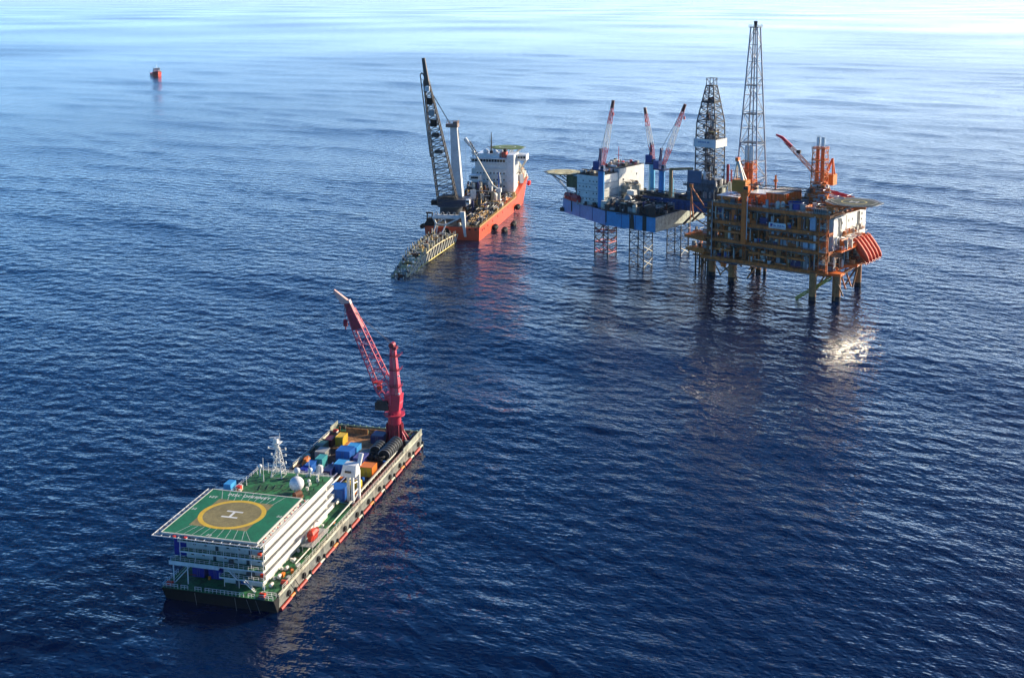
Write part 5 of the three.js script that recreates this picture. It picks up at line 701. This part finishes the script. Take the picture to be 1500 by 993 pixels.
  const decks = DY.map((y, i) => {
    const d = sub(t, 'deck', ['cellar deck', 'lower production deck', 'upper production deck', 'weather deck'][i]);
    const x0 = [-86, -79, -79, -79][i], x1 = i ? -4.2 : -5, z0 = -46, z1 = [3.2, 4, 4, 4][i];
    part(d, 'deck_plate', i === 3 ? paint('#7a5a40', 'deck', 0.8) : dim, g => g.span(x0, x1, y, y + 0.4, z0, z1 - 0.3)); part(d, 'edge_girder', or, g => { g.span(x0, x1, y - 1.3, y + 0.55, z1 - 0.28, z1 + 0.1); g.span(x0, x1, y + 0.3, y + 0.6, z1 + 0.1, z1 + 0.5); g.span(x0, x1, y - 1.4, y - 1.1, z1 + 0.1, z1 + 0.5); }); part(d, 'edge_girder', or, g => g.span(x1 + 0.02, x1 + 0.5, y - 1.3, y + 0.5, z0, z1 + 0.25)); part(d, 'edge_girder', or, g => g.span(x0 - 0.5, x0 - 0.02, y - 1.3, y + 0.5, z0, z1 + 0.25));
    for (let k = 0; k < 9; k++) part(d, 'deck_beam', orD, g => g.box(x0 + 3 + k * 9, y - 1.2, -20, 0.6, 1.2, 46)); part(d, 'railing', i === 3 ? M.cream : or, g => g.rail([[x0, y + 0.4, z1 + 0.1], [x1, y + 0.4, z1 + 0.1]], 1.2, 2, 0.09));
    part(d, 'pipe_header', M.steel, g => { for (let k = 0; k < 4; k++) g.bar([x0 + 2, y - 1.2 - k * 0.55, z1 - 1.2 - k * 0.6], [x1 - 12 + k, y - 1.2 - k * 0.55, z1 - 1.2 - k * 0.6], 0.18, 5); });
    return d;
  });
  for (const x of [-78.6, -57, -43, -17, -5]) for (let i = 0; i < 3; i++) part(decks[i], 'column', x < -4 && x > -70 ? brown : orD, g => g.box(x, DY[i] + 0.5, x < -10 ? 0.6 : 3, 0.8, DY[i + 1] - DY[i] - 1.3, 0.9));
  for (let i = 0; i < 3; i++) for (const x of [-62, -37, -11]) part(decks[i], 'diagonal_brace', orD, g => g.bar([x - 5, DY[i] + 0.5, 1], [x + 5, DY[i + 1] - 0.8, 1], 0.45, 6));
  // inner walls and the equipment in each storey
  for (let i = 0; i < 3; i++) {
    const y = DY[i] + 0.4, H = DY[i + 1] - DY[i] - 1.4, d = decks[i];
    part(d, 'inner_wall', paint(['#95765a', '#9a7a5c', '#857868'][i], 'heavy', 0.8), g => g.span(i ? -78 : -85, -18, y, y + H, -10, -9.4));
    clutter(d, R, [i ? -78 : -85, -8, y, -8.6, 2.6], 150, H, gearPal, { pipes: 0.46, tall: 0.18, size: 0.9 }); clutter(d, R, [i ? -78 : -85, -8, y, -1, 3], 45, H, [M.white, M.cream, M.steel, M.grey, or, orB, or], { pipes: 0.6, tall: 0.1, size: 0.45 });
    for (let k = 0; k < 16; k++) part(d, 'riser_pipe', [M.steel, M.cream, dkGrey, or][k % 4], g => { const x = -76 + R() * 66; g.bar([x, y, 0.5 + R() * 2], [x, y + H, 0.5 + R() * 2], 0.13 + R() * 0.16, 5); });
    for (let k = 0; k < 7; k++) part(d, 'flood_lamp', M.white, g => g.ball(-74 + R() * 66, y + 1.5 + R() * (H - 2), 3.2, 0.4, 6, 5));
    for (let k = 0; k < 14; k++) part(d, 'cabinet', [paleBlue, M.white, M.navy, dkGrey, M.blue][Math.floor(R() * 5)], g => g.box(-76 + R() * 68, y, -1 + R() * 3, 1 + R() * 1.6, 1.6 + R() * 2.2, 1));
  }
  // mezzanines
  for (const [x0, x1, y] of [[-42, -6, 33.2], [-79, -58, 33], [-54, -18, 22], [-79, -66, 21.6]]) { const d = sub(t, 'mezzanine', y > 30 && x0 > -50 ? 'mezzanine below the white sign' : undefined); part(d, 'deck_plate', dim, g => g.span(x0, x1, y, y + 0.3, -6, 3.4)); part(d, 'edge_girder', or, g => g.span(x0, x1, y - 0.9, y + 0.4, 3.42, 3.8)); part(d, 'railing', or, g => g.rail([[x0, y + 0.4, 3.6], [x1, y + 0.4, 3.6]], 1.2, 2, 0.08)); clutter(d, R, [x0, x1, y + 0.3, -5, 2.4], 20, 3.6, gearPal, { size: 0.7 }); }
  for (let k = 0; k < 9; k++) part(decks[1], 'wall_panel', k % 3 === 1 ? M.grey : paleBlue, g => g.span(-41 + k * 2.6, -39 + k * 2.6, 28.2, 32.4 - (k % 4) * 0.3, 0.8, 1), undefined);
  for (let k = 0; k < 8; k++) part(decks[1], 'wall_panel', k % 3 === 2 ? dkGrey : paleBlue, g => g.span(-41 + k * 3.4, -39.4 + k * 3.4, 33.8, 37.2, 0.6, 0.8));
  part(decks[2], 'white_column', paleBlue, g => g.span(-16, -12.6, 39.4, 47.6, 2.2, 3.4)); part(decks[1], 'white_column', paleBlue, g => g.span(-20, -17, 28.2, 32.6, 2, 3.2)); part(decks[2], 'white_column', M.white, g => g.span(-13.6, -12.2, 28.2, 37.8, 2.4, 3.4));
  for (let k = 0; k < 30; k++) piece(t, 'flood_lamp', 'box', M.white, -82 + R() * 74, 18 + R() * 30, 4.4, 0.6, 0.5, 0.3);
  part(decks[0], 'blue_tank', M.navy, g => g.span(-28, -16, 16.2, 20.4, -4, 1.6), 'dark blue tank in the lowest bay'); part(decks[0], 'portal_frame', ochre, g => { g.path([[-29, 16.2, 4], [-28.4, 24.6, 4], [-15.4, 24.8, 4], [-15, 17.2, 4]], 0.3, 5); });
  part(decks[2], 'blue_unit', M.navy, g => g.span(-48, -43, 39.4, 43.6, 0, 2.6)); part(decks[2], 'blue_unit', paint('#17405e'), g => g.span(-76, -62, 39.2, 43, -3, 1));
  // company board
  const sg = sub(t, 'name_board', 'white name board with blue writing'); part(sg, 'board', M.white, g => g.span(-41.2, -30.4, 38.4, 41.8, 4.32, 4.5)); part(sg, 'flag_emblem', paint('#2a3a86'), g => g.span(-40.2, -38.7, 39.9, 41.2, 4.51, 4.54)); part(sg, 'emblem_foot', red, g => g.span(-40.2, -39.2, 39.4, 39.88, 4.51, 4.54));
  for (const [x0, n] of [[-38.1, 3], [-35.6, 5], [-32.6, 3]]) for (let k = 0; k < n; k++) part(sg, 'blurred_letter', paint('#1f5f9e'), g => g.span(x0 + k * 0.52, x0 + k * 0.52 + 0.36, 39.7 + (k % 2) * 0.1, 40.8 - (k % 3) * 0.2, 4.51, 4.54));
  // left stair tower and outrigger decks
  const st = sub(t, 'stair_tower', 'brown stair tower at the left corner'); part(st, 'shaft', brown, g => g.span(-83, -79.2, 16, 49, -4, 2.4)); part(st, 'pipe', M.steel, g => g.bar([-78.4, 16, 4.6], [-78.4, 50, 4.6], 0.35, 6)); for (let k = 0; k < 7; k++) part(st, 'landing', or, g => g.span(-84.6, -79.4, 18 + k * 4.6, 18.3 + k * 4.6, 2.4, 4.6)); for (let k = 0; k < 6; k++) part(st, 'lamp_panel', M.cream, g => g.box(-81 + R() * 1.2, 20 + k * 4.6, 2.7, 1, 1.4 + R() * 2, 0.3)); part(st, 'stair_rail', ochre, g => { for (let k = 0; k < 6; k++) g.bar([-84.4, 18.3 + k * 4.6, 4.4], [-79.6, 22.8 + k * 4.6, 4.4], 0.2, 4); });
  for (const [y, x0] of [[27, -99], [19, -98]]) { const o = sub(t, 'outrigger_deck', y > 20 ? 'orange outrigger deck, upper' : 'orange outrigger deck, lower'); part(o, 'deck_plate', or, g => g.hexa([[x0, y - 1.4, -16], [-84, y - 2.6, -16], [-84, y - 2.6, 3], [x0, y - 1.4, 1.5], [x0, y, -16], [-84, y + 1, -16], [-84, y + 1, 3], [x0, y, 1.5]])); part(o, 'railing', or, g => g.rail([[x0, y, 1.4], [-84, y + 1, 2.9]], 1.3, 2, 0.1)); clutter(o, R, [x0 + 1, -85, y + 0.4, -14, 0], 16, 3.6, [M.white, M.grey, or, dkGrey, M.cream], { size: 0.8 }); for (const x of [x0 + 2, -90]) part(o, 'post', M.grey, g => g.bar([x, y - 7, 0.4], [x, y - 1, 0.4], 0.35, 6)); }
  part(t, 'flare_boom_stub', or, g => { g.bar([-94, 38, 0], [-97, 57, -2], 0.5, 5, 0.4); g.bar([-97, 57, -2], [-86, 46, 1], 0.5, 5); g.bar([-94, 38, 0], [-84, 34, 1], 0.4, 5); g.bar([-95.5, 47, -1], [-84, 40, 1], 0.35, 5); g.bar([-96.8, 56, -2], [-96, 28, 0], 0.25, 4); g.box(-96.6, 56.4, -2, 2, 2, 2); });
  // living quarters at the right end
  const q = sub(t, 'living_quarters', 'white living quarters on the sunlit right end'); part(q, 'block', M.steelCladding, g => g.span(-17, -3.6, 28.2, 46.6, -50, -1.4)); part(q, 'upper_block', roofW, g => g.span(-17, -4.2, 46.6, 49, -48, -4)); part(q, 'wall_joint', M.cream, g => { g.span(-3.58, -3.4, 37.2, 37.6, -50, -12); for (const z of [-10, -20, -40]) g.span(-3.56, -3.42, 28.4, 46.4, z, z + 0.35); });
  part(q, 'balcony', ochre, g => { g.hexa([[-3.3, 35.4, -44], [-1.6, 35.4, -44], [-1.6, 35.4, -12], [-3.3, 35.4, -12], [-3.3, 35.8, -44], [-1.6, 35.8, -44], [-1.6, 35.8, -12], [-3.3, 35.8, -12]]); g.rail([[-1.7, 35.8, -44], [-1.7, 35.8, -12]], 1.2, 2, 0.1); });
  part(q, 'balcony', orB, g => { g.span(-3.3, 0.6, 27.2, 27.8, -50, -4); g.rail([[0.5, 27.8, -50], [0.5, 27.8, -4]], 1.2, 2, 0.1); }); for (const z of [-9, -11.5]) part(q, 'downpipe', M.grey, g => g.bar([-3.2, 28, z], [-3.2, 46, z], 0.3, 6)); part(q, 'downpipe', dkGrey, g => g.bar([-3.1, 36, -38.5], [-3.1, 46.4, -38.5], 0.4, 6));
  part(q, 'hose_loop', M.white, g => g.add(new THREE.TorusGeometry(2.2, 0.5, 8, 20, 4.4), -2.8, 33.5, -5.6, Math.PI / 2, 0)); for (const [y, z] of [[42, -15], [42, -24], [42, -30], [31.5, -8], [40, -44.5], [43.5, -44.5], [31, -46]]) part(q, 'window', M.glass, g => g.span(-3.56, -3.44, y, y + 1.6, z, z + 1.5)); part(q, 'vent_louvre', dkGrey, g => g.span(-3.55, -3.3, 29.4, 33, -9, -5));
  clutter(q, R, [-3.2, 0.2, 27.9, -48, -6], 46, 7, [M.cream, or, orB, ochre, M.white, red, M.grey], { size: 0.9, pipes: 0.55 }); clutter(q, R, [-3.2, -1.8, 35.8, -42, -14], 20, 3.4, [M.cream, ochre, M.grey, orB], { size: 0.7, pipes: 0.5 });
  const ct = sub(t, 'corner_stairs', 'orange ladder tower at the sunlit corner'); for (let k = 0; k < 9; k++) part(ct, 'landing', k % 2 ? M.cream : orB, g => { g.span(-9, -4.6, 17.6 + k * 3.5, 17.9 + k * 3.5, 4.3, 6.2); g.bar([-9, 17.9 + k * 3.5, 6], [-4.8, 21.2 + k * 3.5, 6], 0.18, 4); g.rail([[-4.6, 17.9 + k * 3.5, 4.3], [-4.6, 17.9 + k * 3.5, 6.2], [-9, 17.9 + k * 3.5, 6.2]], 1.2, 1.5, 0.09); }); for (const [x, z] of [[-4.6, 6.2], [-9, 6.2], [-4.6, 4.35]]) part(ct, 'post', orB, g => g.bar([x, 16, z], [x, 50, z], 0.22, 5));
  part(decks[0], 'end_wall', dim, g => g.span(-6, -5.4, 16.2, 26.6, -44, -3)); clutter(decks[0], R, [-5.2, -3, 16.2, -44, -1], 50, 9, [dkGrey, M.grey, or, M.charcoal, M.cream, brown], { size: 1, pipes: 0.5 }); part(decks[0], 'wing_deck', orB, g => g.hexa([[-5, 15.2, -46], [4.2, 16.6, -40], [4.2, 16.6, -20], [-5, 15.2, -16], [-5, 17.4, -46], [4.2, 18, -40], [4.2, 18, -20], [-5, 17.4, -16]]), 'orange red wing deck under the lifeboats'); clutter(decks[0], R, [-4, 3.4, 18, -38, -20], 20, 2.6, [orB, ochre, M.cream, brown], { size: 0.8 });
  // helideck
  const h = sub(t, 'helideck', 'dark green helideck with yellow ring and white H'); part(h, 'deck_plate', paint('#34463f', 'deck', 0.8), g => g.prism(radialPoly(1, -19, 14.6, 8, Math.PI / 8), 54.4, 55)); part(h, 'ring', paint('#c8b24a'), g => ring(g, 1, 55.03, -19, 6.6, 7.4, 48)); part(h, 'border', M.markWhite, g => ring(g, 1, 55.03, -19, 12.9, 13.2, 8, Math.PI / 8, Math.PI / 8 + 2 * Math.PI));
  part(h, 'letter_h', M.markWhite, g => { flat(g, -1.4, -0.5, -21.3, -16.7, 55.04); flat(g, 2.5, 3.4, -21.3, -16.7, 55.04); flat(g, -0.5, 2.5, -19.5, -18.5, 55.04); }, 'white letter H'); part(h, 'net', M.cream, g => { const w = radialPoly(1, -19, 16.4, 8, Math.PI / 8), v = radialPoly(1, -19, 14.6, 8, Math.PI / 8); for (let i = 0; i < 8; i++) for (let k = 0; k < 7; k++) { const a = w[i], b = w[(i + 1) % 8], c = v[i], d = v[(i + 1) % 8], s = k / 7, s2 = (k + 1) / 7; g.bar([a[0] + (b[0] - a[0]) * s, 54.9, a[1] + (b[1] - a[1]) * s], [a[0] + (b[0] - a[0]) * s2, 54.9, a[1] + (b[1] - a[1]) * s2], 0.14, 4); g.bar([a[0] + (b[0] - a[0]) * s, 54.9, a[1] + (b[1] - a[1]) * s], [c[0] + (d[0] - c[0]) * s, 54.7, c[1] + (d[1] - c[1]) * s], 0.12, 4); } });
  for (let i = 0; i < 16; i++) part(h, 'support_strut', i % 3 ? orB : M.cream, g => { const a = i / 16 * 6.283, k = (i + (i % 2 ? 1 : -1)) / 16 * 6.283; g.bar([1 + Math.cos(a) * 12.5, 54.4, -19 + Math.sin(a) * 12.5], [-6 + Math.cos(k) * 6, 49.2, -19 + Math.sin(k) * 9], 0.35, 5); }); part(h, 'support_beam', orB, g => { for (const z of [-29, -19, -9]) g.span(-12, 12, 53, 54.3, z - 0.4, z + 0.4); });
  part(h, 'support_block', or, g => g.span(-13, -5, 49.4, 53, -12, -3)); clutter(h, R, [-12, 8, 50.2, -30, -8], 24, 2.6, [orB, or, M.cream, brown], { size: 0.8, pipes: 0.5 });
  // weather deck
  const w = decks[3], wy = 49.5;
  part(w, 'roofed_module', paint('#e8742a', 'light', 0.42), g => g.span(-48, -36.4, wy, 57.4, -28, -5)); part(w, 'module_roof', roofW, g => g.span(-48.4, -36, 57.42, 57.7, -28.4, -4.6)); for (let k = 0; k < 10; k++) part(w, 'wall_rib', orB, g => g.span(-36.38, -35.4, wy + 0.2, 57.3, -27.6 + k * 2.3, -27 + k * 2.3)); for (let k = 0; k < 5; k++) part(w, 'wall_rib', orB, g => g.span(-47.4 + k * 2.4, -46.9 + k * 2.4, wy, 57, -4.98, -4.4));
  part(w, 'white_roof_module', or, g => g.span(-62, -50, wy, 55.2, -34, -10)); part(w, 'module_roof', M.white, g => g.span(-62.4, -49.6, 55.22, 55.6, -34.4, -9.6)); part(w, 'slab_module', or, g => g.span(-78, -63, 51.4, 53.6, -20, 1)); part(w, 'module_roof', M.white, g => g.span(-77.8, -63.2, 53.62, 53.8, -19.8, 0.8));
  const tk = part(w, 'round_tub', paint('#1a3f9a', 'light', 0.4), g => g.bar([-28.6, wy, -4.6], [-28.6, 53.6, -4.6], 3.6, 22, 4.6).bar([-28.6, 53.6, -4.6], [-28.6, 53.7, -4.6], 4.6, 22, 4.3).bar([-28.6, 52.6, -4.6], [-28.6, 52.65, -4.6], 4.3, 22, 0.1), 'royal blue round tub'); void tk; part(w, 'tub_rim', M.steel, g => g.add(new THREE.TorusGeometry(4.7, 0.18, 6, 24), -28.6, 53.7, -4.6, 0, 0, Math.PI / 2));
  for (const [x, z] of [[-38.6, -1.6], [-35.6, -2]]) part(w, 'small_drum', M.cream, g => g.bar([x, wy, z], [x, wy + 3, z], 1.4, 12).ball(x, wy + 3, z, 1.4, 12, 8)); part(w, 'vent_post', orB, g => g.bar([-49, 49, -20], [-49, 66, -20], 0.6, 6).box(-49, 62, -20, 2, 1.2, 2)); part(w, 'cooler_bank', dkGrey, g => g.span(-14, -6, 50, 52.6, 0.6, 3.6)); for (let k = 0; k < 7; k++) part(w, 'cooler_fin', M.grey, g => g.box(-13.4 + k * 1.15, 50.2, 3.8, 0.25, 2.2, 0.3)); part(w, 'pipe_bend', M.steel, g => g.path([[-31, 50, -26], [-31, 56, -26], [-27, 61, -28]], 1.7, 10)); part(w, 'sun_roof', M.cream, g => { g.hexa([[-20, 51, -24], [-8, 50.6, -24], [-8, 50.6, -12], [-20, 51, -12], [-20, 51.6, -24], [-8, 51.2, -24], [-8, 51.2, -12], [-20, 51.6, -12]]); });
  clutter(w, R, [-78, -8, wy, -44, 2.6], 190, 4.6, [or, orB, M.grey, M.cream, dkGrey, M.greyDark, brown, M.steel, orB], { size: 1.05, pipes: 0.42 }); clutter(w, R, [-30, -8, wy, -44, -22], 60, 6, [orB, or, M.cream, brown, M.white], { size: 1.2, pipes: 0.45 }); for (let k = 0; k < 5; k++) clutter(w, R, [-33 + k * 1.4, -13 - k * 1.6, wy + k * 2.6, -34 + k, -17 - k * 1.6], 34, 3.4, [orB, or, M.cream, orB, M.white, M.steel, brown], { size: 0.8, pipes: 0.5 });
  clutter(w, R, [-78, -34, wy, -22, 3], 130, 6, [or, orB, orB, M.cream, dkGrey, or, M.steel, M.white, ochre], { size: 0.7, pipes: 0.55 }); clutter(w, R, [-20, -5, 50, -12, 3.4], 40, 3, [or, orB, M.cream, M.white, M.grey], { size: 0.7, pipes: 0.5 });
  // exhaust stacks
  const stack = (x, z, y0, y1, yT, label, r) => { const s = sub(t, 'exhaust_stack', label); lattice(s, sectionsAlong([x, y0, z], [x, y1, z], [1, 0, 0], [0, 0, 1], [[0, 4.2, 3.2], [1, 3.6, 2.8]], 8), 0.3, 0.16, or, { chord: 'frame_post', brace: 'frame_brace' }); for (const dx of [-1.7, 1.7]) { part(s, 'flue', orB, g => g.bar([x + dx, y0, z + dx * 0.3], [x + dx, y1 - 1, z + dx * 0.3], r - 0.1, 14)); part(s, 'flue_top', M.silver, g => g.bar([x + dx, y1 - 1, z + dx * 0.3], [x + dx, yT, z + dx * 0.3], r, 14)); } for (let y = y0 + 6; y < y1; y += 7) part(s, 'platform', or, g => { g.span(x - 4.4, x + 4.4, y, y + 0.3, z - 3.4, z + 3.4); g.rail([[x + 4.3, y + 0.3, z - 3.3], [x + 4.3, y + 0.3, z + 3.3], [x - 4.3, y + 0.3, z + 3.3]], 1.2, 1.6, 0.09); }); part(s, 'silencer', orB, g => g.span(x - 4.6, x + 4.6, y0 - 4, y0 + 2, z - 4, z + 4)); };
  stack(-68, -22, 54, 73, 82.4, 'twin exhaust stack beside the lattice tower', 1.5); stack(-25.4, -30, 56, 84, 90, 'twin exhaust stack behind the blue tub', 1.1);
  clutter(t.children.find(o => o.name === 'exhaust_stack') ?? t, R, [-74, -60, 51, -26, -14], 60, 9, [orB, or, M.cream, dkGrey, orB], { size: 1.1, pipes: 0.5 });
  part(w, 'exhaust_base', orB, g => g.hexa([[-33, 49.5, -36], [-19, 49.5, -36], [-19, 49.5, -24], [-33, 49.5, -24], [-29, 57, -33], [-21.6, 57, -33], [-21.6, 57, -27], [-29, 57, -27]]));
  // lattice tower
  const ft = sub(t, 'vent_tower', 'tall slim grey lattice tower'), fg = paint('#a4aab0', 'light', 0.5); lattice(ft, sectionsAlong([-75, 49.5, -40], [-75, 154, -40], [1, 0, 0], [0, 0, 1], [[0, 7.2, 7.2], [0.3, 5.8, 5.8], [1, 2.2, 2.2]], 10), 0.5, 0.24, fg, { style: 'z', chord: 'tower_leg', brace: 'tower_brace', seg: 7 });
  part(ft, 'flare_pipe', fg, g => g.bar([-75, 50, -40], [-75, 155, -40], 0.45, 8)); part(ft, 'tip_platform', M.greyDark, g => { g.box(-75, 154, -40, 6.4, 0.5, 6.4); g.rail([[-78.2, 154.5, -36.8], [-71.8, 154.5, -36.8], [-71.8, 154.5, -43.2]], 1.2, 1.6, 0.12); }); part(ft, 'flare_tip', M.charcoal, g => g.bar([-75, 154.5, -40], [-75, 158, -40], 0.9, 10, 1.3, true)); for (const y of [82, 100, 118]) part(ft, 'platform', M.greyDark, g => g.box(-75, y, -40, 13 - (y - 60) * 0.085, 0.5, 13 - (y - 60) * 0.085));
  // cranes
  const c1 = sub(t, 'front_crane', 'orange crane on the tall front pedestal'), P1 = [-56.6, 5.6]; part(c1, 'pedestal', orB, g => g.bar([P1[0], 27, P1[1]], [P1[0], 57, P1[1]], 1.75, 18, 1.75, true)); part(c1, 'pedestal_pipe', M.white, g => g.bar([P1[0] + 2.2, 30, P1[1] + 0.8], [P1[0] + 2.2, 56, P1[1] + 0.8], 0.25, 6)); part(c1, 'pedestal_flare', orB, g => g.bar([P1[0], 55, P1[1]], [P1[0], 58.6, P1[1]], 1.8, 18, 3.6, true)); part(c1, 'machinery_house', paint('#d8821c', 'light', 0.45), g => g.box(P1[0] - 2.6, 58.6, P1[1], 9, 7, 6.4)); part(c1, 'operator_cab', orB, g => g.box(P1[0] + 2.4, 58.6, P1[1] + 2.6, 3.4, 4, 3)); part(c1, 'cab_window', M.glass, g => g.box(P1[0] + 2.4, 60.4, P1[1] + 4.15, 2.6, 1.6, 0.1)); part(c1, 'a_frame', M.cream, g => { for (const s of [-2, 2]) { g.bar([P1[0] - 5.2, 77.4, P1[1]], [P1[0] + 0.4, 62, P1[1] + s], 0.8, 6, 1.1); g.bar([P1[0] - 5.4, 77.4, P1[1]], [P1[0] - 6.4, 64, P1[1] + s], 0.4, 6); } }); part(c1, 'a_frame_head', orB, g => g.box(P1[0] - 5.2, 76.4, P1[1], 1.8, 2.2, 3)); part(c1, 'ladder', or, g => { for (const y of [66, 70]) g.rail([[P1[0] - 8, y, P1[1] + 2.6], [P1[0] - 2, y, P1[1] + 2.6]], 1.1, 1.2, 0.1); });
  lattice(c1, sectionsAlong([-55, 62, 4.6], [-16.5, 56.4, -37], [0, 1, 0], [0.72, 0, 0.69], [[0, 1.1, 1.1], [1, 0.8, 0.8]], 14), 0.2, 0.11, dkGrey, { chord: 'boom_chord', brace: 'boom_lacing' }); part(c1, 'boom_tip', red, g => g.hexa([[-20.5, 55.4, -34], [-18.7, 55.4, -32.6], [-9.6, 53.4, -41.8], [-11, 53.4, -43], [-20, 58.2, -34], [-18.2, 58.2, -32.6], [-9.6, 54.6, -41.8], [-11, 54.6, -43]]), 'bright red boom tip resting by the helideck');
  const c2 = sub(t, 'rear_crane', 'orange rear crane with red tipped boom'), P2 = [-27, -42]; part(c2, 'pedestal', or, g => g.bar([P2[0], 49.5, P2[1]], [P2[0], 60, P2[1]], 1.8, 16, 2.4)); part(c2, 'machinery_house', paint('#d8821c', 'light', 0.45), g => g.box(P2[0] + 3, 60, P2[1], 7, 6.6, 6)); part(c2, 'a_frame', orB, g => { for (const s of [-2, 2]) { g.bar([P2[0] + 4.4, 76, P2[1]], [P2[0] - 1, 62, P2[1] + s], 0.6, 6); g.bar([P2[0] + 4.6, 76, P2[1]], [P2[0] + 5.6, 64, P2[1] + s], 0.5, 6); } });
  lattice(c2, sectionsAlong([P2[0] - 2, 62, P2[1]], [-53, 84.4, -41], [0.64, 0.77, 0], [0, 0, 1], [[0, 1, 1], [1, 0.9, 0.9]], 10), 0.22, 0.12, paint('#8a4a40'), { chord: 'boom_chord', brace: 'boom_lacing' }); part(c2, 'boom_tip', red, g => { g.bar([-49, 81.4, -41], [-55.4, 86.6, -41], 1.1, 6, 1); g.bar([-55.4, 86.6, -41], [-59.4, 88, -41], 1, 6, 0.6, true); }, 'bright red boom tip'); part(c2, 'hook_block', M.charcoal, g => { g.bar([-57, 87, -41], [-57, 81, -41], 0.06, 3); g.box(-44, 77.6, -41, 2.4, 2, 1.6); });
}
{
  for (let i = 0; i < 5; i++) {
    const z = -29 - i * 5, b = thing('freefall_lifeboat', ['front-most orange red free-fall lifeboat on its sloping skid', 'second orange red free-fall lifeboat from the platform corner', 'middle one of the five sloping orange red lifeboats', 'fourth orange red free-fall lifeboat from the platform corner', 'rear-most orange red free-fall lifeboat of the row'][i], 'lifeboat', onPlat(1.6, 24.2, z), PLAT_YAW, 'sloping lifeboats on the platform end'), m = paint('#dc4f1e', 'light', 0.7), g0 = new THREE.Group();
    void g0; const dn = [0.6, -0.8], at = (s, up, zz) => [dn[0] * s + 0.8 * up, dn[1] * s + 0.6 * up, zz];
    part(b, 'boat_hull', m, g => { const S = [[-8, 0.9], [-6.4, 1.7], [-2, 2.05], [3, 2.0], [6, 1.5], [8.4, 0.35]]; for (let k = 1; k < S.length; k++) g.bar(at(S[k - 1][0], 1.2, 0), at(S[k][0], 1.2, 0), S[k - 1][1], 12, S[k][1], k === 1 || k === S.length - 1); });
    part(b, 'steering_dome', m, g => g.bar(at(-6.6, 2.2, 0), at(-4.6, 2.2, 0), 0.9, 10, 0.7, true)); part(b, 'window', M.glass, g => g.bar(at(-4.62, 2.4, 0), at(-4.5, 2.4, 0), 0.5, 8, 0.5, true));
    for (const s of [-1, 1]) part(b, 'skid_rail', paint('#d8641c', 'light', 0.45), g => g.bar(at(-8.6, -0.5, s * 1.5), at(9, -0.5, s * 1.5), 0.32, 6, 0.32, true)); part(b, 'skid_frame', paint('#d8641c', 'light', 0.45), g => { for (const q of [-7, -2, 3, 8]) g.bar(at(q, -0.5, -1.5), at(q, -0.5, 1.5), 0.2, 5); g.bar(at(7, -0.6, 1.5), [-4.8, -7.4, 1.5], 0.25, 5); });
  }
}
renderer.render(scene, camera);
